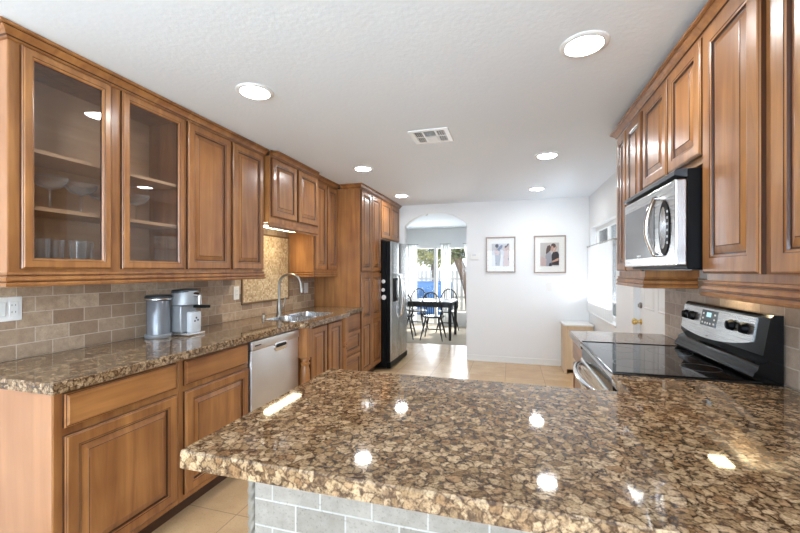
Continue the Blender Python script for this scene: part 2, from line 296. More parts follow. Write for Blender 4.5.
# ================================================================== mesh builder
class MB:
    def __init__(s): s.bm = bmesh.new(); s.mats = []
    def mi(s, m):
        if m is None: return 0
        if m not in s.mats: s.mats.append(m)
        return s.mats.index(m)
    def box(s, x0, x1, y0, y1, z0, z1, bev=0.0, m=None, seg=1):
        x0, x1 = min(x0, x1), max(x0, x1); y0, y1 = min(y0, y1), max(y0, y1); z0, z1 = min(z0, z1), max(z0, z1)
        r = bmesh.ops.create_cube(s.bm, size=1.0)
        vs = r['verts']
        for v in vs: v.co = Vector(((x0 + x1) / 2 + v.co.x * (x1 - x0), (y0 + y1) / 2 + v.co.y * (y1 - y0), (z0 + z1) / 2 + v.co.z * (z1 - z0)))
        fs = {f for v in vs for f in v.link_faces}
        if bev > 0:
            es = list({e for v in vs for e in v.link_edges})
            g = bmesh.ops.bevel(s.bm, geom=es, offset=bev, segments=seg, affect='EDGES', profile=0.5)
            fs = set(g['faces']) | {f for f in fs if f.is_valid}
        k = s.mi(m)
        for f in fs: f.material_index = k
        return s
    def ring_loft(s, rings, m=None, cap0=True, cap1=True, closed=True):
        k = s.mi(m); rv = [[s.bm.verts.new(p) for p in r] for r in rings]
        n = len(rings[0])
        for a, b in zip(rv[:-1], rv[1:]):
            for i in range(n if closed else n - 1):
                j = (i + 1) % n
                try:
                    f = s.bm.faces.new((a[i], a[j], b[j], b[i])); f.material_index = k
                except ValueError: pass
        if cap0: f = s.bm.faces.new(list(reversed(rv[0]))); f.material_index = k
        if cap1: f = s.bm.faces.new(rv[-1]); f.material_index = k
        return rv
    def lathe(s, prof, c=(0, 0, 0), n=24, m=None, cap0=True, cap1=True, axis='z'):
        rings = []
        for r, z in prof:
            ring = []
            for i in range(n):
                t = 2 * PI * i / n
                p = (r * math.cos(t), r * math.sin(t), z)
                if axis == 'x': p = (z, r * math.cos(t), r * math.sin(t))
                if axis == 'y': p = (r * math.cos(t), z, r * math.sin(t))
                ring.append(Vector(p) + Vector(c))
            rings.append(ring)
        s.ring_loft(rings, m, cap0, cap1); return s
    def tube(s, pts, r, n=10, m=None, cap=True):
        pts = [Vector(p) for p in pts]; rr = r if isinstance(r, (list, tuple)) else [r] * len(pts)
        rings = []; up = None
        for i, p in enumerate(pts):
            t = (pts[min(i + 1, len(pts) - 1)] - pts[max(i - 1, 0)]).normalized()
            if up is None:
                up = Vector((0, 0, 1)) if abs(t.z) < 0.9 else Vector((1, 0, 0))
            a = t.cross(up).normalized(); up = a.cross(t).normalized()
            rings.append([p + (a * math.cos(2 * PI * q / n) + up * math.sin(2 * PI * q / n)) * rr[i] for q in range(n)])
        s.ring_loft(rings, m, cap, cap); return s
    def prism(s, poly, holes, z0, z1, ch=0.0, m=None):
        k = s.mi(m); bm = s.bm
        def inset(pl, d):
            out = []; n = len(pl)
            area_ = sum(pl[i][0] * pl[(i + 1) % n][1] - pl[(i + 1) % n][0] * pl[i][1] for i in range(n))
            sg = 1 if area_ > 0 else -1
            for i in range(n):
                p0, p1, p2 = Vector(pl[i - 1]), Vector(pl[i]), Vector(pl[(i + 1) % n])
                d1 = (p1 - p0).normalized(); d2 = (p2 - p1).normalized()
                n1 = Vector((-d1.y, d1.x)) * sg; n2 = Vector((-d2.y, d2.x)) * sg
                bis = (n1 + n2); L = bis.length_squared
                out.append(p1 + bis * (2 * d / L) if L > 1e-6 else p1 + n1 * d)
            return out
        levels_b, levels_t = [], []
        for idx, pl in enumerate([poly] + holes):
            sgn = 1 if idx == 0 else -1
            top = inset(pl, ch * sgn) if ch > 0 else [Vector(p) for p in pl]
            L0 = [bm.verts.new((p[0], p[1], z0)) for p in pl]
            L1 = [bm.verts.new((p[0], p[1], z1 - ch)) for p in pl] if ch > 0 else None
            L2 = [bm.verts.new((p.x, p.y, z1)) for p in top]
            lv = [L0, L1, L2] if ch > 0 else [L0, L2]
            for a, b in zip(lv[:-1], lv[1:]):
                for i in range(len(pl)):
                    j = (i + 1) % len(pl); f = bm.faces.new((a[i], a[j], b[j], b[i])); f.material_index = k
            levels_b.append(L0); levels_t.append(L2)
        for lv in (levels_b, levels_t):
            es = []
            for L in lv:
                for i in range(len(L)): es.append(bm.edges.get((L[i], L[(i + 1) % len(L)])))
            r = bmesh.ops.triangle_fill(bm, use_beauty=True, use_dissolve=False, edges=es)
            for g in r['geom']:
                if isinstance(g, bmesh.types.BMFace): g.material_index = k
        return s
    def panel_loops(s, P, a0, a1, b0, b1, prof, field=True):
        """P(a,b,d)->world; prof: list of (inset, depth, material of the band after the previous loop)"""
        prev = None
        for ins, d, mm in prof:
            cur = [s.bm.verts.new(P(a, b, d)) for a, b in ((a0 + ins, b0 + ins), (a1 - ins, b0 + ins), (a1 - ins, b1 - ins), (a0 + ins, b1 - ins))]
            if prev:
                k = s.mi(mm)
                for i in range(4):
                    j = (i + 1) % 4; f = s.bm.faces.new((prev[i], prev[j], cur[j], cur[i])); f.material_index = k
            else: first = cur
            prev = cur
        return first, prev
    def face(s, vs, m=None):
        f = s.bm.faces.new(vs); f.material_index = s.mi(m); return f
    def xform(s, mtx): bmesh.ops.transform(s.bm, matrix=mtx, verts=s.bm.verts); return s
    def build(s, name, m=None, parent=None, off=None, smooth=None, props=None):
        bm = s.bm
        bmesh.ops.recalc_face_normals(bm, faces=bm.faces)
        if off is not None: bmesh.ops.translate(bm, vec=-Vector(off), verts=bm.verts)
        me = bpy.data.meshes.new(name); bm.to_mesh(me); bm.free()
        if s.mats:
            for x in s.mats: me.materials.append(M[x])
        elif m: me.materials.append(M[m])
        if smooth:
            me.shade_smooth(); me.set_sharp_from_angle(angle=math.radians(smooth))
        o = bpy.data.objects.new(name, me); COL.objects.link(o)
        if parent: o.parent = parent
        for k_, v_ in (props or {}).items(): o[k_] = v_
        return o

class Thing:
    def __init__(s, name, label, cat, loc, group=None):
        s.loc = Vector(loc); o = bpy.data.objects.new(name, None); COL.objects.link(o); o.location = s.loc
        o.empty_display_size = 0.05
        o['label'] = label; o['category'] = cat
        if group: o['group'] = group
        s.o = o
    def part(s, name, mb, m=None, parent=None, smooth=None, label=None):
        o = mb.build(name, m, parent or s.o, off=s.loc, smooth=smooth)
        if label: o['label'] = label
        return o
def single(name, mb, m, label, cat, loc=None, group=None, smooth=None):
    loc = loc or (0, 0, 0)
    o = mb.build(name, m, None, off=loc, smooth=smooth); o.location = loc
    o['label'] = label; o['category'] = cat
    if group: o['group'] = group
    return o
def struct(name, mb, m, parent=None, smooth=None):
    o = mb.build(name, m, parent, smooth=smooth)
    if not parent: o['kind'] = 'structure'
    return o
def B(*a, **k): return MB().box(*a, **k)

def mould(mb, path, prof, m='wood', bands=None):
    """sweep a moulding: path = XY points, outward normal on the RIGHT of travel; prof = (out, z) from bottom to top (outer line)"""
    n = len(path); P = [Vector(p) for p in path]; offs = []
    for i in range(n):
        ns = []
        if i > 0: d = (P[i] - P[i - 1]).normalized(); ns.append(Vector((d.y, -d.x)))
        if i < n - 1: d = (P[i + 1] - P[i]).normalized(); ns.append(Vector((d.y, -d.x)))
        if len(ns) == 2: b = ns[0] + ns[1]; offs.append(b * (2 / b.length_squared))
        else: offs.append(ns[0])
    rings = []
    for i in range(n):
        ring = [(P[i].x + offs[i].x * o, P[i].y + offs[i].y * o, z) for o, z in prof]
        ring += [(P[i].x + offs[i].x * 0.0005, P[i].y + offs[i].y * 0.0005, prof[-1][1]), (P[i].x + offs[i].x * 0.0005, P[i].y + offs[i].y * 0.0005, prof[0][1])]
        rings.append(ring)
    rv = mb.ring_loft(rings, m)
    if bands:
        kk = mb.mi('glaze')
        mb.bm.faces.ensure_lookup_table()
        for i in range(n - 1):
            for q in bands:
                a, b_ = rv[i][q], rv[i][q + 1]
                for f in a.link_faces:
                    if b_ in f.verts and rv[i + 1][q] in f.verts: f.material_index = kk
    return mb
def crown_prof(z1, h=0.055, out=0.050):
    return [(0.004, z1 - h), (0.010, z1 - h + 0.003), (0.012, z1 - h + 0.010), (0.018, z1 - h + 0.013), (0.024, z1 - h + 0.024), (0.036, z1 - h + 0.036), (0.040, z1 - h + 0.038), (0.040, z1 - h + 0.042), (out, z1 - h + 0.045), (out, z1)]
CB = [2, 6]
def rail_prof(z0, h=0.062):
    return [(0.006, z0), (0.016, z0 + 0.003), (0.018, z0 + 0.012), (0.010, z0 + 0.020), (0.010, z0 + 0.024), (0.016, z0 + 0.030), (0.014, z0 + 0.042), (0.006, z0 + 0.046), (0.006, z0 + 0.050), (0.010, z0 + 0.054), (0.008, z0 + h)]
RB = [3, 7]

def PX(xf, sgn):  # panel plane facing +X (sgn 1) or -X (sgn -1)
    return lambda a, b, d: (xf + sgn * d, a, b)
def raised(mb, P, a0, a1, b0, b1, t=0.02, fw=0.047, wm='wood', outer=True, slab=False):
    w = min(a1 - a0, b1 - b0); fw = min(fw, w * 0.24); bev = min(0.024, w * 0.10)
    pr = [(0, 0, None), (0, t - 0.007, 'glaze')]  # side band: dark glazed edge with the door gap's shade put into it
    if outer: pr += [(0.003, t - 0.004, wm), (0.005, t - 0.003, 'glaze'), (0.009, t, wm)]
    else: pr += [(0.001, t, wm)]
    if slab:
        f0, l0 = mb.panel_loops(P, a0, a1, b0, b1, [(0, 0, None), (0, t - 0.009, 'glaze'), (0.004, t - 0.006, wm), (0.007, t - 0.005, 'glaze'), (0.014, t, wm)])
        mb.face(l0, wm); mb.face(f0, wm); return
    pr += [(fw, t, wm), (fw + 0.003, t - 0.0015, 'glaze'), (fw + 0.009, t - 0.003, wm), (fw + 0.011, t - 0.010, 'glaze'), (fw + 0.016, t - 0.011, 'glaze'), (fw + 0.016 + bev, t - 0.003, wm), (fw + 0.0185 + bev, t - 0.0008, 'glaze'), (fw + 0.020 + bev, t - 0.0005, wm)]
    f0, l0 = mb.panel_loops(P, a0, a1, b0, b1, pr)
    mb.face(l0, wm); mb.face(f0, wm)
def door_mesh(xf, sgn, a0, a1, b0, b1, **k):
    mb = MB(); mb.mi('wood'); raised(mb, PX(xf, sgn), a0, a1, b0, b1, **k); return mb
def glass_door_frame(xf, sgn, a0, a1, b0, b1, t=0.02, fw=0.046):
    mb = MB(); P = PX(xf, sgn)
    pr = [(fw, 0, None), (0, 0, 'wood'), (0, t - 0.007, 'glaze'), (0.003, t - 0.004, 'wood'), (0.005, t - 0.003, 'glaze'), (0.009, t, 'wood'), (fw - 0.012, t, 'wood'), (fw - 0.010, t - 0.002, 'glaze'), (fw - 0.005, t - 0.003, 'wood'), (fw, t - 0.010, 'wood')]  # side band dark as glaze and as painted shade of the gap
    f0, l0 = mb.panel_loops(P, a0, a1, b0, b1, pr)
    for i in range(4):
        j = (i + 1) % 4; mb.face((f0[i], f0[j], l0[j], l0[i]), 'glaze')
    return mb

# ================================================================== setting
XL, XR, XRT = -2.305, 1.035, 0.985
YB, CE = 5.76, 2.36
struct('floor', B(-3.6, 1.4, -7.5, 6.84, -0.1, 0), 'floor')
struct('floor_dining', B(-3.6, 1.4, 6.84, 9.2, -0.1, 0.004), 'carpet')
struct('ceiling', B(-3.6, 1.4, -7.5, 9.2, CE, CE + 0.1), 'ceil')
mb = MB(); mb.box(XL - 0.1, XL, -1.95, YB, 0, CE); mb.box(XL - 0.1, XL, -7.5, -4.65, 0, CE); mb.box(XL - 0.1, XL, -4.65, -1.95, 0, 0.28); mb.box(XL - 0.1, XL, -4.65, -1.95, 2.22, CE)
struct('wall_left', mb, 'wall')
mb = MB()
def wall_x(mb, x0, x1, y0, y1, z1, holes):
    ys = sorted({y0, y1} | {h[0] for h in holes} | {h[1] for h in holes})
    for a, b in zip(ys[:-1], ys[1:]):
        hs = [h for h in holes if h[0] <= a and h[1] >= b]
        if not hs: mb.box(x0, x1, a, b, 0, z1)
        else:
            h = hs[0]
            if h[2] > 0: mb.box(x0, x1, a, b, 0, h[2])
            if h[3] < z1: mb.box(x0, x1, a, b, h[3], z1)
WIN = (4.36, 5.67, 0.775, 1.915); DR = (2.985, 3.735, 0.0, 2.03)
wall_x(mb, XR, XR + 0.14, 2.955, YB, CE, [WIN, DR])
mb.box(XRT + 0.010, XR + 0.14, -1.95, 2.955, 0, CE); mb.box(XRT + 0.010, XR + 0.14, -7.5, -4.65, 0, CE); mb.box(XRT + 0.010, XR + 0.14, -4.65, -1.95, 0, 0.28); mb.box(XRT + 0.010, XR + 0.14, -4.65, -1.95, 2.22, CE)
struct('wall_right', mb, 'wall')
# back wall with the arch
def arch_pts(n=20):
    xa, xb, zs, zt = -1.609, -0.642, 2.043, 2.241
    c = (xa + xb) / 2; hw = (xb - xa) / 2; rise = zt - zs; R = (hw * hw + rise * rise) / (2 * rise); t0 = math.asin(hw / R)
    return [(c + R * math.sin(-t0 + 2 * t0 * i / n), zt - R + R * math.cos(-t0 + 2 * t0 * i / n)) for i in range(n + 1)]
mb = MB(); ap = arch_pts()
ya, yb = YB, YB + 0.13
mb.box(XL - 0.1, -1.609, ya, yb, 0, CE); mb.box(-0.642, XR + 0.14, ya, yb, 0, CE)
for (p, q) in zip(ap[:-1], ap[1:]):
    v = [mb.bm.verts.new(c) for c in ((p[0], ya, p[1]), (q[0], ya, q[1]), (q[0], ya, CE), (p[0], ya, CE), (p[0], yb, p[1]), (q[0], yb, q[1]), (q[0], yb, CE), (p[0], yb, CE))]
    for f in ((0, 1, 2, 3), (4, 5, 6, 7), (0, 1, 5, 4), (3, 2, 6, 7)): mb.bm.faces.new([v[i] for i in f])
bmesh.ops.remove_doubles(mb.bm, verts=mb.bm.verts, dist=1e-5)
struct('wall_back', mb, 'wall')
mb = MB(); mb.box(-0.640, 0.66, YB - 0.014, YB - 0.0005, 0, 0.085, 0.003); mb.box(-0.640, 0.66, YB - 0.018, YB - 0.014, 0, 0.02)
struct('baseboard_back', mb, 'trim')
struct('baseboard_right', B(XR - 0.013, XR - 0.0005, 3.81, 5.36, 0, 0.085, 0.003), 'trim')
# dining room shell
struct('wall_dining_left', B(-3.7, -3.6, YB + 0.13, 9.2, 0, CE), 'wall')
struct('wall_dining_right', B(1.3, 1.4, YB + 0.13, 9.2, 0, CE), 'wall')
mb = MB()
DW1 = (-2.40, -1.56); DW2 = (-1.45, -0.98)
for x0, x1 in ((-3.6, DW1[0]), (DW1[1], DW2[0]), (DW2[1], 1.3)): mb.box(x0, x1, 9.1, 9.2, 0, CE)
for a in (DW1, DW2): mb.box(a[0], a[1], 9.1, 9.2, 1.92, CE)
mb.box(DW2[0], DW2[1], 9.1, 9.2, 0, 0.30)
struct('wall_dining_back', mb, 'wall')
struct('baseboard_dining', B(-3.6, DW1[0], 9.085, 9.099, 0, 0.09, 0.003), 'trim')
def window(n, x0, x1, z0, z1, y, mullion=None):
    mb = MB(); w = 0.045
    mb.box(x0, x0 + w, y, y + 0.06, z0, z1); mb.box(x1 - w, x1, y, y + 0.06, z0, z1)
    mb.box(x0 + w, x1 - w, y, y + 0.06, z1 - w, z1); mb.box(x0 + w, x1 - w, y, y + 0.06, z0, z0 + w)
    if mullion: mb.box(mullion - 0.04, mullion + 0.04, y, y + 0.06, z0 + w, z1 - w)
    o = struct(n, mb, 'trim')
    g = B(x0 + w, x1 - w, y + 0.028, y + 0.032, z0 + w, z1 - w).build('window_pane', 'winpane', o)
    return o
window('window_1', DW1[0], DW1[1], 0.02, 1.92, 9.12, mullion=-1.765)
window('window_2', DW2[0], DW2[1], 0.30, 1.92, 9.12)
# kitchen side window
mb = MB(); w = 0.05
y0, y1, z0, z1 = WIN; x0, x1 = XR + 0.07, XR + 0.11
for a in ((y0, y0 + w, z0, z1), (y1 - w, y1, z0, z1), (y0 + w, y1 - w, z1 - w, z1), (y0 + w, y1 - w, z0, z0 + w), ((y0 + y1) / 2 - 0.03, (y0 + y1) / 2 + 0.03, z0 + w, z1 - w)):
    mb.box(x0, x1, *a)
o = struct('window_3', mb, 'trim')
B(x0 + 0.018, x0 + 0.022, y0 + w, y1 - w, z0 + w, z1 - w).build('window_pane', 'winpane', o)
struct('trim_1', B(XR - 0.012, XR + 0.07, y0 - 0.0, y1, z0 - 0.02, z0 - 0.0005, 0.003), 'trim')
# side door
y0, y1, z0, z1 = DR
mb = MB(); P = PX(XR + 0.035, -1)
mb.box(XR + 0.036, XR + 0.07, y0 + 0.012, y1 - 0.012, 0.01, z1 - 0.012)
for (a0, a1, b0, b1) in ((y0 + 0.11, y0 + 0.33, 0.16, 0.80), (y0 + 0.40, y1 - 0.11, 0.16, 0.80), (y0 + 0.11, y0 + 0.33, 1.02, 1.84), (y0 + 0.40, y1 - 0.11, 1.02, 1.84)):
    f0, l0 = mb.panel_loops(P, a0, a1, b0, b1, [(0, 0, None), (0.012, 0.006, None), (0.022, -0.0005 + 0.001, None), (0.05, 0.005, None)]); mb.face(l0)
mb.box(XR + 0.0345, XR + 0.036, y0 + 0.012, y1 - 0.012, 0.01, z1 - 0.012)
door = struct('door_1', mb, 'trim')
mb = MB(); mb.lathe([(0.026, 0), (0.026, -0.006), (0.010, -0.010), (0.010, -0.030), (0.022, -0.036), (0.028, -0.050), (0.024, -0.064), (0.010, -0.070)], (XR + 0.034, 3.695, 0.905), 20, axis='x')
mb.build('door_knob', 'brass', door, smooth=40)
mb = MB(); mb.lathe([(0.026, 0), (0.026, -0.010), (0.020, -0.016)], (XR + 0.034, 3.695, 1.045), 20, axis='x'); mb.box(XR + 0.008, XR + 0.018, 3.69, 3.70, 1.03, 1.06)
mb.build('deadbolt', 'nickel', door, smooth=40)
mb = MB()
mb.box(XR - 0.016, XR - 0.0005, y1, y1 + 0.085, 0, z1 + 0.085, 0.004); mb.box(XR - 0.016, XR - 0.0005, 2.985, y1, z1, z1 + 0.085, 0.004)
struct('trim_2', mb, 'trim')
# room behind the photographer: wall with a wide window
mb = MB(); BW = (-2.2, 0.9, 0.05, 2.3)
mb.box(XL - 0.1, BW[0], -7.5, -7.38, 0, CE); mb.box(BW[1], 1.2, -7.5, -7.38, 0, CE); mb.box(BW[0], BW[1], -7.5, -7.38, 0, BW[2]); mb.box(BW[0], BW[1], -7.5, -7.38, BW[3], CE)
struct('wall_living', mb, 'wall')

# ================================================================== backsplashes
single('backsplash', B(XL + 0.0005, -2.293, 1.02, 4.138, 0.9155, 1.76), 'tile', 'brown travertine brick backsplash behind the sink and coffee machine', 'backsplash')
single('backsplash', B(XRT + 0.0005, XRT + 0.0095, 0.60, 2.93, 0.9155, 1.30), 'tile_r', 'travertine brick backsplash behind the electric range', 'backsplash')
# mosaic picture panel above the sink
t = Thing('mosaic_panel', 'cream pebble mosaic panel set in the backsplash behind the faucet', 'wall tile panel', (-2.293, 3.2, 1.05))
t.part('mosaic_field', B(-2.2925, -2.289, 2.85, 3.565, 1.055, 1.68), 'mosaic')
mb = MB()
for a in ((2.832, 3.583, 1.037, 1.055), (2.832, 3.583, 1.68, 1.698), (2.832, 2.85, 1.055, 1.68), (3.565, 3.583, 1.055, 1.68)): mb.box(-2.2925, -2.281, *a, bev=0.003)
t.part('rope_border', mb, 'mostrim')

# ================================================================== left upper cabinets
ZT, ZC = 2.31, 2.357     # top of body, top of crown
def body_box(t, x0, x1, y0, y1, z0, z1, m='wood', name='body'):
    return t.part(name, B(x0, x1, y0, y1, z0, z1, 0.0015), m)
xw = XL + 0.0135; xb = -1.997; xd = -1.9965; XF = xb
# --- glass cabinet
t = Thing('glass_cabinet', 'wall cabinet with two glass doors showing stemware, at the near end', 'cabinet', (-2.15, 1.07, 1.335))
gc = t
xw2 = -2.2920
mb = MB()
mb.box(xw2, xb, 1.055, 1.074, 1.335, ZT); mb.box(xw2, xb, 1.915 + 0.02, 1.915 + 0.03, 1.335, ZT)
mb.box(xw2, xb, 1.074, 1.935, 1.335, 1.352); mb.box(xw2, xb, 1.074, 1.935, ZT - 0.018, ZT)
mb.box(xw2, xw2 + 0.010, 1.074, 1.935, 1.352, ZT - 0.018, m='inside')
mb.box(xb - 0.02, xb, 1.074, 1.13, 1.352, ZT - 0.018); mb.box(xb - 0.02, xb, 1.475, 1.555, 1.352, ZT - 0.018); mb.box(xb - 0.02, xb, 1.90, 1.935, 1.352, ZT - 0.018)
mb2 = mb; mb2.mats = ['wood', 'inside'] if mb2.mats == ['inside'] else mb2.mats
for f in mb2.bm.faces: f.material_index = 0
mb2.bm.faces.ensure_lookup_table()
for f in mb2.bm.faces:
    c = f.calc_center_median()
    if c.x < xw2 + 0.0101 and 1.074 < c.y < 1.935: f.material_index = 1
t.part('body', mb2)
t.part('inner_lining', B(xw2 + 0.011, xb - 0.021, 1.0745, 1.0765, 1.3525, ZT - 0.0185), 'inside')
t.part('end_panel', B(xw2, xb - 0.006, 1.0535, 1.0548, 1.336, ZT), 'pale_end')
for z in (1.630, 1.885): t.part('shelf', B(xw2 + 0.011, xb - 0.024, 1.078, 1.932, z - 0.018, z, 0.001), 'inside')
for a0, a1 in ((1.092, 1.468), (1.524, 1.925)):
    d = t.part('door', glass_door_frame(xd, 1, a0, a1, 1.352, 2.300))
    t.part('glass_pane', B(xd + 0.004, xd + 0.007, a0 + 0.042, a1 - 0.042, 1.394, 2.258), 'pane', d)
mb = MB(); mb.mi('wood'); mould(mb, [(xw2, 1.055), (xb, 1.055), (xb, 1.9445)], crown_prof(ZC), bands=CB); t.part('crown_moulding', mb)
mb = MB(); mb.mi('wood'); mould(mb, [(xw2 + 0.013, 1.055), (xb, 1.055), (xb, 1.9445)], rail_prof(1.274), bands=RB); t.part('light_rail', mb)
# --- two-door cabinet
t = Thing('wall_cabinet', 'tall two door wall cabinet between the glass cabinet and the sink', 'cabinet', (-2.15, 1.96, 1.335))
body_box(t, xw2, xb, 1.9455, 2.735, 1.335, ZT)
for a0, a1 in ((1.952, 2.335), (2.362, 2.727)): t.part('door', door_mesh(xd, 1, a0, a1, 1.352, 2.300))
mb = MB(); mb.mi('wood'); mould(mb, [(xb, 1.9455), (xb, 2.7545)], crown_prof(ZC), bands=CB); t.part('crown_moulding', mb)
mb = MB(); mb.mi('wood'); mould(mb, [(xb, 1.9455), (xb, 2.735), (xw2 + 0.013, 2.735)], rail_prof(1.274), bands=RB); t.part('light_rail', mb)
# --- short cabinet over the sink, standing proud
t = Thing('wall_cabinet', 'short two door wall cabinet above the sink, standing proud of its neighbours', 'cabinet', (-2.1, 2.76, 1.75))
xs = -1.945
body_box(t, xw2, xs, 2.755, 3.58, 1.752, ZT)
for a0, a1 in ((2.775, 3.155), (3.185, 3.562)): t.part('door', door_mesh(xs + 0.0005, 1, a0, a1, 1.800, 2.296))
mb = MB(); mb.mi('wood'); mould(mb, [(xb + 0.055, 2.755), (xs, 2.755), (xs, 3.58), (xb + 0.055, 3.58)], crown_prof(ZC), bands=CB); t.part('crown_moulding', mb)
mb = MB(); mb.mi('wood'); mb.box(xs - 0.018, xs, 2.757, 3.578, 1.705, 1.7515); mould(mb, [(xs, 2.757), (xs, 3.578)], [(0.001, 1.700), (0.012, 1.702), (0.014, 1.712), (0.004, 1.722), (0.002, 1.74)], bands=[2]); t.part('valance', mb)
u = Thing('under_cabinet_light', 'slim glowing fluorescent fixture under the short cabinet above the sink', 'light', (-2.1, 3.0, 1.74))
u.part('housing', B(-2.10, -1.98, 2.84, 3.36, 1.735, 1.7515, 0.002), 'plate'); u.part('tube_cover', B(-2.085, -1.995, 2.85, 3.35, 1.722, 1.7345, 0.003), 'fluor')
# --- far upper cabinet beside pantry
t = Thing('wall_cabinet', 'narrow wall cabinet with two doors beside the tall pantry, over the counter corner', 'cabinet', (-2.1, 3.6, 1.335))
body_box(t, xw2, xb, 3.5815, 4.138, 1.335, ZT)
for a0, a1 in ((3.605, 3.862), (3.885, 4.128)): t.part('door', door_mesh(xd, 1, a0, a1, 1.352, 2.296))
mb = MB(); mb.mi('wood'); mould(mb, [(xb, 3.5815), (xb, 4.138)], crown_prof(ZC), bands=CB); t.part('crown_moulding', mb)
mb = MB(); mb.mi('wood'); mould(mb, [(xw2 + 0.013, 3.5815), (xb, 3.5815), (xb, 4.138)], rail_prof(1.274), bands=RB); t.part('light_rail', mb)
# --- pantry
xp = -1.70
t = Thing('pantry_cabinet', 'floor to ceiling wooden pantry cabinet with four tall doors beside the refrigerator', 'cabinet', (-2.0, 4.2, 0))
body_box(t, XL + 0.001, xp, 4.1395, 4.8505, 0.10, ZT)
t.part('toe_kick', B(XL + 0.02, xp - 0.06, 4.142, 4.848, 0.0, 0.0995), 'glaze')
for a0, a1 in ((4.155, 4.485), (4.505, 4.838)):
    t.part('door', door_mesh(xp + 0.0005, 1, a0, a1, 1.330, 2.296))
    mb = MB(); mb.mi('wood'); raised(mb, PX(xp + 0.0005, 1), a0, a1, 0.12, 0.735, outer=False); raised(mb, PX(xp + 0.0005, 1), a0, a1, 0.735, 1.310, outer=False)
    t.part('door', mb)
mb = MB(); mb.mi('wood'); mould(mb, [(xb + 0.06, 4.1395), (xp, 4.1395), (xp, 4.8505)], crown_prof(ZC), bands=CB); t.part('crown_moulding', mb)
# --- cabinet over fridge
t = Thing('wall_cabinet', 'short two door cabinet above the refrigerator', 'cabinet', (-2.0, 4.9, 1.76))
body_box(t, XL + 0.001, xp, 4.8515, 5.735, 1.765, ZT)
for a0, a1 in ((4.868, 5.285), (5.305, 5.722)): t.part('door', door_mesh(xp + 0.0005, 1, a0, a1, 1.785, 2.296))
mb = MB(); mb.mi('wood'); mould(mb, [(xp, 4.8515), (xp, 5.735), (XL + 0.002, 5.735)], [(min(o, 0.022) if False else o, z) for o, z in crown_prof(ZC)][:], bands=CB)
bmesh.ops.bisect_plane(mb.bm, geom=mb.bm.verts[:] + mb.bm.edges[:] + mb.bm.faces[:], plane_co=(0, YB - 0.001, 0), plane_no=(0, 1, 0), clear_outer=True)
t.part('crown_moulding', mb)

# ================================================================== left base cabinets
xf = -1.70
def base_body(t, y0, y1, x1=xf, x0=None, hollow=False):
    x0 = XL + 0.001 if x0 is None else x0
    if not hollow: body_box(t, x0, x1, y0, y1, 0.10, 0.872)
    else:
        mb = MB(); mb.box(x0, x1, y0, y1, 0.10, 0.60); mb.box(x1 - 0.02, x1, y0, y1, 0.6, 0.872); t.part('body', mb, 'wood')
t = Thing('base_cabinet', 'wooden base cabinet with one drawer and one door at the near end', 'cabinet', (-2.0, 1.04, 0))
base_body(t, 1.035, 1.612)
t.part('end_panel', B(XL + .001, xf - .006, 1.033, 1.0348, 0.0, 0.872), 'pale_end')
t.part('toe_kick', B(XL + 0.02, xf - 0.07, 1.035, 1.612, 0, 0.0995), 'glaze')
mb = MB(); mb.mi('wood_h'); raised(mb, PX(xf + .0005, 1), 1.066, 1.590, 0.722, 0.858, wm='wood_h', slab=True); t.part('drawer', mb)
t.part('door', door_mesh(xf + .0005, 1, 1.066, 1.590, 0.135, 0.690))
t = Thing('base_cabinet', 'wooden base cabinet with one drawer and one door beside the dishwasher', 'cabinet', (-2.0, 1.62, 0))
base_body(t, 1.6130, 2.166)
t.part('toe_kick', B(XL + 0.02, xf - 0.07, 1.613, 2.166, 0, 0.0995), 'glaze')
mb = MB(); mb.mi('wood_h'); raised(mb, PX(xf + .0005, 1), 1.640, 2.155, 0.722, 0.858, wm='wood_h', slab=True); t.part('drawer', mb)
t.part('door', door_mesh(xf + .0005, 1, 1.640, 2.155, 0.135, 0.690))
# dishwasher
t = Thing('dishwasher', 'stainless steel dishwasher under the left counter beside the sink base', 'dishwasher', (-2.0, 2.47, 0))
t.part('tub', B(XL + 0.05, xf - 0.002, 2.170, 2.768, 0.10, 0.868), 'blackmat')
t.part('toe_panel', B(XL + 0.05, xf - 0.06, 2.172, 2.766, 0, 0.0995), 'blackmat')
mb = MB(); mb.box(xf - 0.0015, xf + 0.022, 2.174, 2.765, 0.115, 0.795, 0.004, seg=2); t.part('door_panel', mb, 'steel_dw', smooth=30)
# control panel with pocket handle
mb = MB()
yc, zc = 2.50, 0.815
mb.box(xf - 0.0015, xf + 0.030, 2.174, 2.765, 0.797, 0.862, 0.004, seg=2)
cp = t.part('control_panel', mb, 'steel_dw', smooth=30)
mb = MB(); ring = []
def rr_ring(y0, y1, z0, z1, r, x, n=5):
    pts = []
    for cy, cz, a in ((y1 - r, z1 - r, 0), (y0 + r, z1 - r, 1), (y0 + r, z0 + r, 2), (y1 - r, z0 + r, 3)):
        for i in range(n + 1):
            th = a * PI / 2 + PI / 2 * i / n
            pts.append((x, cy + r * math.cos(th), cz + r * math.sin(th)))
    return pts
mb.ring_loft([rr_ring(2.425, 2.590, 0.745, 0.808, 0.030, xf + 0.0225), rr_ring(2.425, 2.590, 0.745, 0.808, 0.030, xf + 0.0315), rr_ring(2.430, 2.585, 0.750, 0.803, 0.026, xf + 0.033)])
hp = t.part('handle_bezel', mb, 'chrome', smooth=40)
mb = MB(); mb.ring_loft([rr_ring(2.440, 2.575, 0.772, 0.797, 0.012, xf + 0.0331), rr_ring(2.442, 2.573, 0.774, 0.795, 0.011, xf + 0.0345)]); t.part('handle_pocket', mb, 'slot', hp)
t.part('brand_badge', B(xf + 0.0302, xf + 0.0308, 2.20, 2.27, 0.826, 0.834), 'darkmetal', cp)
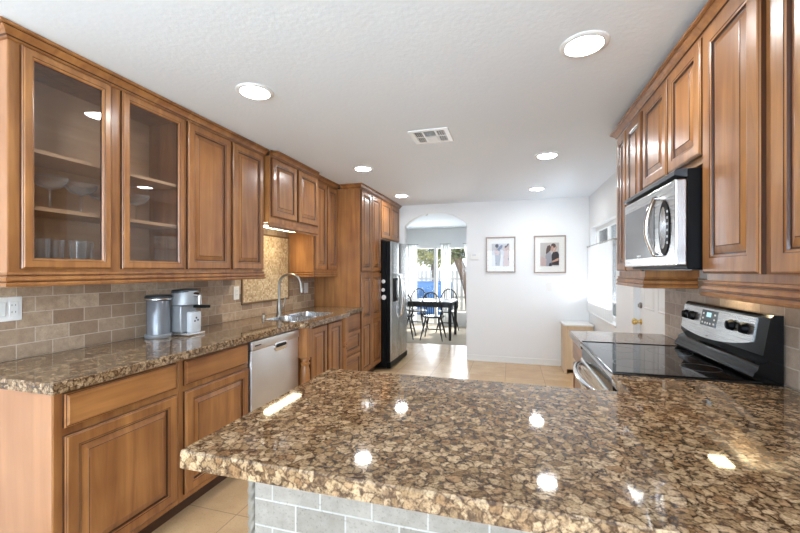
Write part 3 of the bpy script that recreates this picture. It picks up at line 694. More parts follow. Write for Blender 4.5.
# turned posts
def post(name, label, x, y, h=0.105):
    t = Thing(name, label, 'post', (x, y, 0))
    mb = MB(); w = 0.043
    mb.box(x - w, x + w, y - w, y + w, 0.0, 0.13, 0.003); t.part('plinth_block', mb, 'wood')
    mb = MB(); mb.lathe([(0.030, 0.131), (0.040, 0.140), (0.040, 0.150), (0.030, 0.158), (0.024, 0.175), (0.030, 0.20), (0.036, 0.30), (0.039, 0.44), (0.037, 0.52), (0.030, 0.555), (0.040, 0.565), (0.040, 0.575), (0.028, 0.583), (0.028, 0.592), (0.040, 0.600), (0.042, 0.608), (0.034, 0.619)], (x, y, 0), 28)
    t.part('turned_shaft', mb, 'wood', smooth=50)
    t.part('cap_block', B(x - w, x + w, y - w, y + w, 0.62, 0.872, 0.003), 'wood'); return t
post('turned_post', 'turned wooden corner post between the dishwasher and sink base', -1.645, 2.815)
xsb = -1.645
t = Thing('sink_base_cabinet', 'two door wooden sink base standing proud of the counter run', 'cabinet', (-1.95, 3.2, 0))
base_body(t, 2.772, 3.605, x1=-1.690, hollow=True)
t.part('toe_kick', B(XL + 0.02, -1.76, 2.775, 3.60, 0, 0.0995), 'glaze')
t.part('front_frame', B(-1.689, xsb, 2.862, 3.515, 0.10, 0.872), 'wood')
for a0, a1 in ((2.880, 3.180), (3.200, 3.500)): t.part('door', door_mesh(xsb + .0005, 1, a0, a1, 0.135, 0.850))
post('turned_post', 'turned wooden corner post between the sink base and drawer stack', -1.645, 3.560)
t = Thing('drawer_cabinet', 'wooden drawer base with three drawers beside the tall pantry', 'cabinet', (-2.0, 3.9, 0))
base_body(t, 3.608, 4.1375)
t.part('toe_kick', B(XL + 0.02, xf - 0.07, 3.608, 4.1375, 0, 0.0995), 'glaze')
for b0, b1, s_ in ((0.690, 0.858, True), (0.425, 0.670, False), (0.135, 0.405, False)):
    mb = MB(); mb.mi('wood_h'); raised(mb, PX(xf + .0005, 1), 3.640, 4.118, b0, b1, wm='wood_h', slab=s_, fw=0.04); t.part('drawer', mb)

# ---- left counter with sink cut-outs
def rrect(x0, x1, y0, y1, r, n=5):
    pts = []
    for cx, cy, a in ((x1 - r, y1 - r, 0), (x0 + r, y1 - r, 1), (x0 + r, y0 + r, 2), (x1 - r, y0 + r, 3)):
        for i in range(n + 1):
            th = a * PI / 2 + PI / 2 * i / n; pts.append((cx + r * math.cos(th), cy + r * math.sin(th)))
    return pts
BWL = [(-2.055, -1.715, 2.815, 3.125), (-2.055, -1.715, 3.165, 3.500)]
mb = MB()
mb.prism([(-2.2925, 1.007), (-1.656, 1.007), (-1.656, 2.705), (-1.64, 2.728), (-1.60, 2.748), (-1.578, 2.765), (-1.578, 3.59), (-1.60, 3.607), (-1.64, 3.626), (-1.656, 3.65), (-1.656, 4.1375), (-2.2925, 4.1375)],
         [rrect(*b, 0.06) for b in BWL], 0.873, 0.915, 0.004)
single('worktop', mb, 'granite', 'long brown granite worktop with the sink along the left wall', 'countertop')
t = Thing('kitchen_sink', 'double bowl stainless sink below the gooseneck faucet', 'sink', (-1.885, 3.15, 0.87))
for b in BWL:
    mb = MB(); rings = []
    for ins, z, r in ((-0.012, 0.9155, 0.07), (-0.012, 0.9180, 0.07), (0.002, 0.9180, 0.06), (0.003, 0.905, 0.06), (0.006, 0.74, 0.06), (0.02, 0.705, 0.055), (0.05, 0.695, 0.045)):
        rings.append([(p[0], p[1], z) for p in rrect(b[0] + ins, b[1] - ins, b[2] + ins, b[3] - ins, r)])
    mb.ring_loft(rings, cap0=False)
    bo = t.part('bowl', mb, 'steel', smooth=40)
    cx, cy = (b[0] + b[1]) / 2, (b[2] + b[3]) / 2
    mb = MB(); mb.lathe([(0.045, 0.6955), (0.043, 0.699), (0.03, 0.697)], (cx, cy, 0), 20); t.part('drain', mb, 'chrome', bo)
# faucet
t = Thing('faucet', 'tall brushed nickel gooseneck faucet behind the sink', 'faucet', (-2.115, 3.145, 0.915))
fx, fy = -2.115, 3.145
mb = MB(); mb.lathe([(0.030, 0.9155), (0.030, 0.922), (0.024, 0.930), (0.022, 1.02), (0.019, 1.05), (0.015, 1.06)], (fx, fy, 0), 24); t.part('base', mb, 'nickel', smooth=40)
pts = [(fx, fy, 1.06), (fx, fy, 1.15), (fx, fy, 1.21)]; R = 0.098
for i in range(1, 15):
    a = PI * i / 14 * 0.97; pts.append((fx + R * 1.12 * (1 - math.cos(a)), fy + 0.02 * (1 - math.cos(a)) / 2, 1.21 + R * math.sin(a)))
mb = MB(); mb.tube(pts, 0.0125, 12); t.part('spout', mb, 'nickel', smooth=60)
e = Vector(pts[-1]); mb = MB(); mb.tube([e, e + Vector((0.004, 0, -0.03)), e + Vector((0.010, 0.001, -0.085))], [0.0135, 0.016, 0.019], 14); t.part('spray_head', mb, 'nickel', smooth=60)
mb = MB(); mb.tube([(fx + 0.01, fy + 0.018, 0.985), (fx + 0.012, fy + 0.045, 0.99)], 0.012, 12); mb.tube([(fx + 0.012, fy + 0.045, 0.99), (fx + 0.02, fy + 0.055, 1.03), (fx + 0.028, fy + 0.062, 1.09)], [0.008, 0.007, 0.005], 10); t.part('handle', mb, 'nickel', smooth=60)
mb = MB(); mb.lathe([(0.018, 0.9155), (0.018, 0.935), (0.012, 0.94), (0.012, 0.955), (0.014, 0.96), (0.004, 0.965)], (-2.13, 2.93, 0), 18)
single('soap_dispenser', mb, 'nickel', 'small nickel soap dispenser cap on the granite left of the faucet', 'soap dispenser', (-2.13, 2.93, 0.915), smooth=40)

# ================================================================== coffee machine
t = Thing('coffee_machine', 'silver capsule coffee machine with grey tank on the left counter', 'coffee machine', (-2.09, 2.0, 0.915))
cx, cy = -2.180, 1.915
mb = MB(); mb.lathe([(0.064, 0.922), (0.067, 0.925), (0.067, 1.150), (0.065, 1.153)], (cx, cy, 0), 36); tk = t.part('water_tank', mb, 'tank', smooth=40)
mb = MB(); mb.lathe([(0.076, 0.9155), (0.078, 0.918), (0.078, 0.935), (0.074, 0.938)], (cx, cy, 0), 36); t.part('tank_base', mb, 'silver', tk, smooth=40)
mb = MB(); mb.lathe([(0.078, 1.1535), (0.079, 1.156), (0.079, 1.176), (0.072, 1.186), (0.03, 1.190)], (cx, cy, 0), 36); t.part('tank_lid', mb, 'darkmetal', tk, smooth=40)
mb = MB(); mb.lathe([(0.0795, 1.155), (0.081, 1.158), (0.081, 1.164), (0.0795, 1.167)], (cx, cy, 0), 36, cap0=False, cap1=False); t.part('tank_rim', mb, 'chrome', tk, smooth=40)
mx, my = -2.082, 2.035
mb = MB(); mb.box(mx - 0.085, mx + 0.020, my - 0.060, my + 0.070, 0.935, 1.115, 0.012, seg=3); t.part('body', mb, 'silver', smooth=40)
mb = MB(); mb.box(mx - 0.09, mx + 0.085, my - 0.062, my + 0.078, 0.9155, 0.934, 0.006, seg=2); t.part('drip_tray', mb, 'chrome', smooth=40)
mb = MB(); mb.box(mx + 0.0205, mx + 0.062, my - 0.02, my + 0.066, 0.9345, 1.070, 0.008, seg=2); cu = t.part('capsule_bin', mb, 'light_grey', smooth=40)
for dy, dz in ((0.0, 1.028), (-0.012, 1.008), (0.014, 1.012)):
    mb = MB(); mb.lathe([(0.006, 0), (0.006, 0.002)], (mx + 0.0622, my + 0.022 + dy, dz), 12, axis='x'); t.part('vent_hole', mb, 'slot', cu)
mb = MB(); mb.lathe([(0.074, 1.1155), (0.080, 1.120), (0.080, 1.195), (0.074, 1.210), (0.03, 1.216)], (mx - 0.005, my, 0), 36); hd = t.part('brew_head', mb, 'silver', smooth=40)
mb = MB(); mb.lathe([(0.081, 1.196), (0.081, 1.203), (0.076, 1.216), (0.03, 1.223)], (mx - 0.010, my, 0), 36); t.part('top_cap', mb, 'darkmetal', hd, smooth=40)
mb = MB(); mb.tube([(mx + 0.070, my, 1.185), (mx + 0.105, my + 0.01, 1.180)], 0.016, 14); mb.tube([(mx + 0.100, my + 0.008, 1.18), (mx + 0.102, my + 0.01, 1.12)], 0.013, 12); t.part('spout', mb, 'chrome', hd, smooth=40)
mb = MB(); mb.tube([(mx + 0.030, my + 0.03, 1.103), (mx + 0.085, my + 0.075, 1.100), (mx + 0.110, my + 0.095, 1.099)], [0.010, 0.011, 0.009], 12); t.part('lever', mb, 'blackmat', hd, smooth=40)

# ================================================================== stemware inside the glass cabinet
def coupe(x, y, z, label, grp=None):
    t = Thing('stemmed_glass', label, 'glass', (x, y, z), grp)
    mb = MB(); mb.lathe([(0.030, z + 0.0005), (0.029, z + 0.003), (0.006, z + 0.008), (0.0045, z + 0.015), (0.0045, z + 0.092), (0.010, z + 0.10)], (x, y, 0), 20); t.part('stem', mb, 'stem', smooth=50)
    mb = MB(); mb.lathe([(0.010, z + 0.1005), (0.045, z + 0.112), (0.064, z + 0.135), (0.069, z + 0.155), (0.067, z + 0.155), (0.062, z + 0.136), (0.043, z + 0.115), (0.006, z + 0.105)], (x, y, 0), 28); t.part('bowl', mb, 'stem', smooth=50)
    return t
coupe(-2.10, 1.265, 1.630, 'stemmed coupe glass on the middle shelf, nearest the cabinet end')
coupe(-2.12, 1.415, 1.630, 'stemmed coupe glass on the middle shelf, second from the cabinet end')
coupe(-2.17, 1.555, 1.630, 'stemmed coupe glass on the middle shelf, behind the centre stile')
coupe(-2.13, 1.72, 1.630, 'stemmed coupe glass behind the second glass door from the left')
def tumbler(x, y, z, label):
    mb = MB(); mb.lathe([(0.030, z + 0.0005), (0.036, z + 0.140), (0.034, z + 0.140), (0.028, z + 0.008)], (x, y, 0), 24)
    single('glass_tumbler', mb, 'stem', label, 'glass', (x, y, z), 'tumblers on the lowest shelf', smooth=50)
tumbler(-2.08, 1.215, 1.352, 'clear glass tumbler on the lowest shelf, nearest the cabinet end')
tumbler(-2.12, 1.30, 1.352, 'clear glass tumbler on the lowest shelf, second from the cabinet end')
tumbler(-2.08, 1.375, 1.352, 'clear glass tumbler on the lowest shelf, third from the cabinet end')
tumbler(-2.15, 1.455, 1.352, 'clear glass tumbler on the lowest shelf, farthest from the cabinet end')

# ================================================================== refrigerator
t = Thing('refrigerator', 'side by side stainless refrigerator with black sides and door dispenser', 'refrigerator', (-1.9, 5.3, 0))
fz0, fz1 = 0.115, 1.735
t.part('body', B(-2.28, -1.612, 4.856, 5.735, 0.03, 1.738, 0.004), 'blackmat')
t.part('toe_grille', B(-1.611, -1.555, 4.866, 5.728, 0.022, 0.105, 0.008, seg=2), 'blackmat')
def fdoor(y0, y1):
    mb = MB(); n = 10; bulge = 0.010
    xs0 = -1.608
    for z in (fz0, fz1): pass
    pr = []
    for i in range(n + 1):
        yy = y0 + (y1 - y0) * i / n; k = (2 * i / n - 1); pr.append((-1.552 + bulge * (1 - k ** 4), yy))
    poly = [(xs0, y0), (-1.556, y0)] + pr[1:-1] + [(-1.556, y1), (xs0, y1)]
    mb.mi('steel'); 
    r0 = [(p[0], p[1], fz0) for p in poly]; r1 = [(p[0], p[1], fz1) for p in poly]
    mb.ring_loft([r0, r1], 'steel')
    kb = mb.mi('blackmat')
    for f in mb.bm.faces:
        f.normal_update()
        if abs(f.normal.y) > 0.9: f.material_index = kb
    return mb
d1 = t.part('door', fdoor(4.860, 5.262)); d2 = t.part('door', fdoor(5.270, 5.733))
def fhandle(y, parent):
    mb = MB(); pts = []
    for i in range(17):
        k = i / 16; z = 1.30 - 0.62 * k; pts.append((-1.545 + 0.055 * math.sin(PI * k) ** 0.5, y, z))
    mb.tube(pts, 0.013, 10); t.part('handle', mb, 'chrome', parent, smooth=60)
fhandle(5.235, d1); fhandle(5.300, d2)
mb = MB(); mb.box(-1.546, -1.534, 4.955, 5.165, 0.915, 1.235, 0.006, seg=2); dp = t.part('water_dispenser', mb, 'blackmat', d1, smooth=40)
t.part('brand_badge', B(-1.5425, -1.541, 5.45, 5.53, 1.62, 1.63), 'chrome', d2)
for nm, (xx, zz, r), lab in (('refrigerator_magnet', (-1.650, 1.195, 0.028), 'pale round magnet on the black refrigerator side, topmost of three'), ('refrigerator_magnet', (-1.655, 1.08, 0.026), 'pale magnet on the black refrigerator side, middle of three'), ('refrigerator_magnet', (-1.645, 0.98, 0.034), 'pale magnet on the black refrigerator side, lowest of three')):
    mb = MB(); mb.lathe([(r, 0), (r, -0.003), (r * 0.8, -0.005), (r * 0.4, -0.0045)], (xx, 4.8555, zz), 9, axis='y')
    single(nm, mb, 'plate', lab, 'magnet', (xx, 4.855, zz), 'magnets on the refrigerator side')

# ================================================================== peninsula and right counter
mb = MB()
c_ = 0.004
mb.prism([(-.762 + c_, .723), (.984, .723), (.984, 1.754), (.40, 1.754), (.40, 1.516), (-.762, 1.516), (-.762, .723 + c_)], [], 0.873, 0.915, 0.004)
single('worktop', mb, 'granite', 'wide brown granite peninsula worktop in the foreground running to the range', 'countertop')
t = Thing('peninsula_base', 'tiled peninsula base with travertine bricks and rope corner under the granite', 'kitchen peninsula', (0, 1.2, 0))
t.part('body', B(-.715, .984, .957, 1.47, 0, 0.872), 'wood_x')
t.part('tile_facing', B(-.716, .983, .945, .9565, 0, 0.8725), 'tile_p')
mb = MB(); rings = []
for i in range(260):
    z = 0.0 + 0.8725 * i / 259; ring = []
    for q in range(18):
        a = 2 * PI * q / 18; r = 0.0125 + 0.0016 * math.cos(3 * a - z * 2 * PI / 0.032)
        ring.append((-.7305 + r * math.cos(a), .953 + r * math.sin(a), z))
    rings.append(ring)
mb.ring_loft(rings); t.part('rope_moulding', mb, 'rope', smooth=60)
t = Thing('base_cabinet', 'base cabinet below the granite between peninsula and range', 'cabinet', (.7, 1.6, 0))
body_box(t, .44, .984, 1.471, 1.752, 0.0, 0.872)
# beyond the range
single('worktop', MB().prism([(.40, 2.484), (.984, 2.484), (.984, 2.955), (.40, 2.955)], [], 0.873, 0.915, 0.004), 'granite', 'small granite worktop beyond the range, before the side door', 'countertop')
t = Thing('drawer_cabinet', 'narrow drawer base beyond the range, under the small worktop', 'cabinet', (.7, 2.7, 0))
body_box(t, .44, .984, 2.485, 2.94, 0.10, 0.872)
t.part('toe_kick', B(.50, .97, 2.487, 2.935, 0, 0.0995), 'glaze')
for b0, b1, s_ in ((0.722, 0.858, True), (0.425, 0.700, False), (0.135, 0.405, False)):
    mb = MB(); mb.mi('wood_h'); raised(mb, PX(.4395, -1), 2.50, 2.925, b0, b1, wm='wood_h', slab=s_, fw=0.04); t.part('drawer', mb)

# ================================================================== range
Y0, Y1 = 1.758, 2.480
t = Thing('electric_range', 'freestanding stainless electric range with black glass cooktop and backguard', 'stove', (.7, 2.12, 0))
t.part('body', B(.43, .93, Y0, Y1, 0.03, 0.895, 0.003), 'black')
ct = t.part('cooktop', B(.405, .93, Y0, Y1, 0.908, 0.922, 0.003, seg=2), 'blackglass')
t.part('cooktop_rim', B(.396, .93, Y0 + .001, Y1 - .001, 0.896, 0.9075, 0.003), 'steel_y')
t.part('cooktop_edge', B(.405, .93, Y1 - .010, Y1, .9222, .9255, .001), 'black', ct); t.part('cooktop_edge', B(.405, .93, Y0, Y0 + .010, .9222, .9255, .001), 'black', ct)
for x, y, r in ((.55, 1.95, .10), (.55, 2.29, .085), (.79, 1.95, .075), (.79, 2.29, .10)):
    mb = MB(); mb.lathe([(r, 0.92205), (r, 0.9223), (r - 0.003, 0.9223), (r - 0.003, 0.92205)], (x, y, 0), 40, cap0=False, cap1=False); t.part('burner_ring', mb, 'darkmetal', ct)
od = t.part('oven_door', B(.398, .4295, Y0 + .004, Y1 - .004, 0.245, 0.828, 0.006, seg=2), 'steel_y')
t.part('oven_window', B(.3955, .3978, Y0 + .12, Y1 - .12, 0.36, 0.70), 'blackglass', od)
t.part('vent_strip', B(.405, .4295, Y0 + .003, Y1 - .003, 0.832, 0.893), 'black')
mb = MB(); pts = []
for i in range(21):
    k = i / 20; pts.append((.392 - 0.060 * math.sin(PI * k) ** 0.55, Y0 + 0.045 + (Y1 - Y0 - 0.09) * k, 0.800))
mb.tube(pts, 0.014, 12); t.part('oven_handle', mb, 'chrome', od, smooth=60)
t.part('storage_drawer', B(.400, .4295, Y0 + .004, Y1 - .004, 0.065, 0.235, 0.005), 'steel_y')
# backguard: profile swept along Y
def yprof(mb, prof, y0, y1, m=None):
    mb.ring_loft([[(x, y0, z) for x, z in prof], [(x, y1, z) for x, z in prof]], m); return mb
mb = MB(); yprof(mb, [(.975, .9), (.935, .9), (.905, .925), (.885, .930), (.880, .940), (.885, .955), (.895, .965), (.900, .985), (.925, 1.000), (.912, 1.022), (.935, 1.165), (.945, 1.175), (.975, 1.175)], Y0, Y1)
bgd = t.part('backguard', mb, 'black', smooth=35)
# stainless control fascia with a sagging lower edge
mb = MB(); n = 24; top = []; bot = []
fy0, fy1 = Y0 + 0.075, Y1 - 0.004
def fx_(z): return .912 + (z - 1.022) * (.935 - .912) / (1.165 - 1.022)
r_out, r_in = [], []
for i in range(n + 1):
    k = i / n; y = fy0 + (fy1 - fy0) * k; zb = 1.062 - 0.034 * math.sin(PI * min(1, k * 1.0)) ** 0.8 - 0.022 * k
    top.append((y, 1.158)); bot.append((y, zb))
loop = top + list(reversed(bot))
f_ = [mb.bm.verts.new((fx_(z) - 0.004, y, z)) for y, z in loop]; g_ = [mb.bm.verts.new((fx_(z) + 0.001, y, z)) for y, z in loop]
L = len(loop)
for i in range(L): mb.bm.faces.new((f_[i], f_[(i + 1) % L], g_[(i + 1) % L], g_[i]))
for i in range(n): mb.bm.faces.new((f_[i], f_[i + 1], f_[L - 2 - i], f_[L - 1 - i]))
fa = t.part('control_panel', mb, 'steel_y', bgd)
mb = MB(); zz0, zz1 = 1.074, 1.150; ya_, yb_ = 2.115, 2.265
v = [mb.bm.verts.new(p) for p in ((fx_(zz0) - .0055, ya_, zz0), (fx_(zz0) - .0055, yb_, zz0), (fx_(zz1) - .0055, yb_, zz1), (fx_(zz1) - .0055, ya_, zz1), (fx_(zz0) - .003, ya_, zz0), (fx_(zz0) - .003, yb_, zz0), (fx_(zz1) - .003, yb_, zz1), (fx_(zz1) - .003, ya_, zz1))]
for q in ((0, 1, 2, 3), (4, 5, 6, 7), (0, 1, 5, 4), (1, 2, 6, 5), (2, 3, 7, 6), (3, 0, 4, 7)): mb.bm.faces.new([v[i] for i in q])
mb.build('display', 'display', fa, off=t.loc)
def fchip(y0, y1, z0, z1, m, nm):
    mb = MB(); v = [mb.bm.verts.new((fx_(z) - .0062, y, z)) for y, z in ((y0, z0), (y1, z0), (y1, z1), (y0, z1))]; w_ = [mb.bm.verts.new((fx_(z) - .0054, y, z)) for y, z in ((y0, z0), (y1, z0), (y1, z1), (y0, z1))]
    mb.bm.faces.new(v); mb.bm.faces.new(w_)
    for i in range(4): mb.bm.faces.new((v[i], v[(i + 1) % 4], w_[(i + 1) % 4], w_[i]))
    mb.build(nm, m, fa, off=t.loc)
fchip(2.172, 2.215, 1.118, 1.140, 'lcd', 'clock')
for y in (2.130, 2.240):
    for z in (1.085, 1.105, 1.128): fchip(y, y + 0.013, z, z + 0.008, 'plate', 'button')
for y in (2.165, 2.190, 2.212): fchip(y, y + 0.010, 1.084, 1.092, 'plate', 'button')
for y in (2.425, 2.352, 1.985, 1.890):
    mb = MB(); mb.lathe([(0.024, 0), (0.024, -0.006), (0.022, -0.009), (0.019, -0.020), (0.016, -0.022)], (fx_(1.105) - 0.0045, y, 1.108), 24, axis='x'); mb.box(fx_(1.105) - 0.029, fx_(1.105) - 0.026, y - 0.004, y + 0.004, 1.092, 1.124, 0.001)
    t.part('knob', mb, 'blackmat', fa, smooth=40)
mb = MB(); mb.lathe([(0.016, 0), (0.016, -0.002), (0.012, -0.003)], (fx_(1.022) - 0.0005, 2.19, 1.026), 24, axis='x')
for v_ in mb.bm.verts: v_.co.z = 1.026 + (v_.co.z - 1.026) * 0.6
t.part('brand_badge', mb, 'chrome', bgd)

# ================================================================== right upper cabinets
xr = 0.732; xrd = 0.7315; xwr = 0.9945
ZTR, ZCR = 2.275, 2.316
def rb(t, y0, y1, z0, z1): t.part('body', B(xr, xwr, y0, y1, z0, z1, 0.0015), 'wood')
zr = 1.247
t = Thing('wall_cabinet', 'tall wall cabinet with two wide doors right of the microwave', 'cabinet', (.85, 1.3, 1.31))
rb(t, .90, 1.752, 1.305, ZTR)
for a0, a1 in ((1.395, 1.748), (.98, 1.345)): t.part('door', door_mesh(xrd, -1, a0, a1, 1.333, 2.260, fw=0.058))
mb = MB(); mb.mi('wood'); mould(mb, [(xr, 1.752), (xr, .90)], crown_prof(ZCR), bands=CB); t.part('crown_moulding', mb)
mb = MB(); mb.mi('wood'); mould(mb, [(xwr - .012, 1.752), (xr, 1.752), (xr, .90)], rail_prof(zr - .004), bands=RB); t.part('light_rail', mb)
t = Thing('wall_cabinet', 'short two door wall cabinet directly above the microwave', 'cabinet', (.85, 2.1, 1.77))
rb(t, 1.7535, 2.4635, 1.770, ZTR)
for a0, a1 in ((2.108, 2.445), (1.768, 2.086)): t.part('door', door_mesh(xrd, -1, a0, a1, 1.800, 2.260))
mb = MB(); mb.mi('wood'); mould(mb, [(xr, 2.4635), (xr, 1.7535)], crown_prof(ZCR), bands=CB); t.part('crown_moulding', mb)
t = Thing('wall_cabinet', 'narrow two door wall cabinet left of the microwave, at the far end', 'cabinet', (.85, 2.7, 1.31))
rb(t, 2.465, 3.0, 1.305, ZTR)
for a0, a1 in ((2.480, 2.762), (2.784, 2.990)): t.part('door', door_mesh(xrd, -1, a0, a1, 1.340, 2.260, fw=0.048))
mb = MB(); mb.mi('wood'); mould(mb, [(xwr - .001, 3.0), (xr, 3.0), (xr, 2.465)], crown_prof(ZCR), bands=CB); t.part('crown_moulding', mb)
mb = MB(); mb.mi('wood'); mould(mb, [(xwr - .001, 3.0), (xr, 3.0), (xr, 2.465), (XRT - 0.002, 2.465)], rail_prof(zr - .004), bands=RB); t.part('light_rail', mb)
# ================================================================== microwave
t = Thing('microwave', 'stainless over the range microwave with curved handle and black sides', 'microwave', (.8, 2.1, 1.36))
my0, my1 = 1.7545, 2.4615
t.part('body', B(.668, .984, my0, my1, 1.350, 1.748, 0.003), 'blackmat')
# vent hood strip on top
mb = MB(); yprof(mb, [(.6675, 1.748), (.634, 1.748), (.623, 1.740), (.623, 1.724), (.655, 1.716), (.6675, 1.716)], my0, my1); t.part('vent_grille', mb, 'darkmetal')
dr = t.part('door', B(.627, .6665, my0 + .002, my1 - .002, 1.364, 1.708, 0.005, seg=2), 'steel_y')
t.part('door_window', B(.6245, .6268, 1.985, 2.435, 1.405, 1.660, 0.001), 'greyglass', dr)
mb = MB(); mb.lathe([(1, 0), (1, -.003), (.93, -.0045)], (0, 0, 0), 40, axis='x')
mb.xform(Matrix.Translation((.6268, 1.865, 1.525)) @ Matrix.Diagonal((1, .062, .118, 1))); cs = t.part('control_strip', mb, 'blackmat', dr)
mb = MB(); mb.lathe([(1, 0), (1, -.001)], (0, 0, 0), 40, axis='x'); mb.xform(Matrix.Translation((.6220, 1.872, 1.525)) @ Matrix.Diagonal((1, .036, .090, 1))); t.part('control_face', mb, 'steel', cs)
for i in range(6): t.part('button', B(.6210, .6218, 1.817, 1.829, 1.455 + i * .026, 1.465 + i * .026), 'light_grey', cs)
mb = MB(); pts = []
for i in range(25):
    a = PI * (i / 24); pts.append((.609 - 0.022 * math.sin(a), 1.925 + 0.040 * math.sin(a) ** 0.8, 1.662 - 0.252 * (i / 24)))
mb.tube(pts, 0.010, 10)
mb.tube([(.627, 1.925, 1.66), (.606, 1.925, 1.66)], 0.010, 10); mb.tube([(.627, 1.925, 1.412), (.606, 1.925, 1.412)], 0.010, 10)
t.part('handle', mb, 'chrome', dr, smooth=60)
t.part('brand_badge', B(.6238, .6244, 2.17, 2.23, 1.412, 1.420), 'chrome', dr)
M['cooklamp'] = plain('cooktop_lamp', (1, 1, 1, 1), 0.4, emis=((1.0, 0.78, 0.45, 1), 30))
t.part('cooktop_lamp', B(.88, .94, 1.98, 2.10, 1.346, 1.3495), 'cooklamp')
t.part('grease_filter', B(.70, .86, 1.80, 2.42, 1.345, 1.3495), 'darkmetal')

# ================================================================== ceiling lights and vent
LABS = ['recessed ceiling light nearest the camera on the right', 'recessed ceiling light nearest the camera on the left, above the glass cabinet', 'recessed ceiling light in the middle of the left row, before the pantry', 'recessed ceiling light farthest back on the left, by the arch',
        'recessed ceiling light in the middle of the right row', 'recessed ceiling light farthest back on the right, by the pictures']
for (x, y), lab in zip(((.315, 1.87), (-1.395, 1.84), (-1.415, 3.53), (-1.43, 4.96), (.305, 3.58), (.306, 5.01)), LABS):
    t = Thing('ceiling_light', lab, 'ceiling light', (x, y, CE), 'recessed ceiling lights')
    mb = MB(); mb.lathe([(0.076, CE - 0.0005), (0.103, CE - 0.0005), (0.103, CE - 0.004), (0.092, CE - 0.010), (0.080, CE - 0.010), (0.076, CE - 0.004)], (x, y, 0), 40, cap0=False, cap1=False)
    t.part('trim_ring', mb, 'trim', smooth=50)
    mb = MB(); mb.lathe([(0.0755, CE - 0.003), (0.055, CE - 0.0035), (0.02, CE - 0.004)], (x, y, 0), 40); t.part('lens', mb, 'lens', smooth=50)
t = Thing('ceiling_vent', 'white square air vent with dark louvres in the ceiling', 'vent', (-.575, 2.82, CE))
vx0, vx1, vy0, vy1 = -.725, -.430, 2.675, 2.965
t.part('backing', B(vx0 + .03, vx1 - .03, vy0 + .03, vy1 - .03, CE - .002, CE - .0005), 'slot')
mb = MB()
for a in ((vx0, vx1, vy0, vy0 + .035), (vx0, vx1, vy1 - .035, vy1), (vx0, vx0 + .035, vy0 + .035, vy1 - .035), (vx1 - .035, vx1, vy0 + .035, vy1 - .035)): mb.box(*a, CE - .008, CE - .0005, 0.002)
mb.box(vx0 + .035, vx1 - .035, (vy0 + vy1) / 2 - .006, (vy0 + vy1) / 2 + .006, CE - .008, CE - .0025)
for xx in (vx0 + .10, vx1 - .10): mb.box(xx - .006, xx + .006, vy0 + .035, vy1 - .035, CE - .008, CE - .0025)
t.part('frame', mb, 'trim')
def slat(x0, x1, y0, y1, ax, s_):
    mb = MB(); mb.box(x0, x1, y0, y1, CE - .011, CE - .0095)
    c = Vector(((x0 + x1) / 2, (y0 + y1) / 2, CE - .010))
    mb.xform(Matrix.Translation(c) @ Matrix.Rotation(s_ * 0.5, 4, ax) @ Matrix.Translation(-c)); t.part('louvre', mb, 'trim')
for i in range(4):
    for (a, b) in ((vy0 + .037, (vy0 + vy1) / 2 - .007), ((vy0 + vy1) / 2 + .007, vy1 - .037)):
        x = vx0 + .040 + i * .0145; slat(x, x + .007, a, b, 'Y', 1)
        x = vx1 - .092 + i * .0160; slat(x, x + .006, a, b, 'Y', -1)
for i in range(5):
    y = vy0 + .040 + i * .0205; slat(vx0 + .107, vx1 - .107, y, y + .007, 'X', 1)
    y = (vy0 + vy1) / 2 + .008 + i * .0205; slat(vx0 + .107, vx1 - .107, y, y + .018, 'X', -1)

# ================================================================== wall plates
def plate_x(x, sg, y0, y1, z0, z1, name, label, outlets, cat='outlet'):
    t = Thing(name, label, cat, (x, (y0 + y1) / 2, z0))
    t.part('cover_plate', B(x, x + sg * .005, y0, y1, z0, z1, 0.0015), 'plate')
    for yc, kind in outlets:
        zc = (z0 + z1) / 2
        if kind == 'o':
            t.part('receptacle', B(x + sg * .0052, x + sg * .0075, yc - .017, yc + .017, zc - .034, zc + .034, 0.001), 'plate')
            for dz in (-.019, .014):
                for dy in (-.007, .007): t.part('slot', B(x + sg * .0076, x + sg * .0079, yc + dy - .001, yc + dy + .001, zc + dz, zc + dz + .008), 'slot')
        else:
            t.part('rocker', B(x + sg * .0052, x + sg * .009, yc - .016, yc + .016, zc - .033, zc + .033, 0.002), 'plate')
plate_x(-2.2925, 1, 1.145, 1.262, 1.103, 1.218, 'outlet_plate', 'white double wall plate with outlet at the left picture edge', [(1.182, 's'), (1.228, 'o')])
plate_x(-2.2925, 1, 2.735, 2.805, 1.090, 1.205, 'outlet_plate', 'white outlet plate between the coffee machine and the mosaic panel', [(2.77, 'o')])
plate_x(-2.2925, 1, 3.90, 3.985, 1.080, 1.20, 'light_switch', 'white switch plate in the backsplash beside the pantry', [(3.943, 's')], 'switch')
t = Thing('light_switch', 'white switch plate low on the back wall under the pictures', 'switch', (.516, YB, 1.05))
t.part('cover_plate', B(.480, .552, YB - .0055, YB - .0005, 1.052, 1.168, 0.0015), 'plate'); t.part('rocker', B(.500, .532, YB - .009, YB - .0057, 1.078, 1.142, 0.002), 'plate')
t = Thing('thermostat', 'small white thermostat on the wall right of the arch', 'thermostat', (-.53, YB, 1.52))
t.part('housing', B(-.585, -.455, YB - .022, YB - .0005, 1.50, 1.600, 0.004, seg=2), 'plate'); t.part('screen', B(-.555, -.50, YB - .0235, YB - .0222, 1.555, 1.585), 'light_grey')

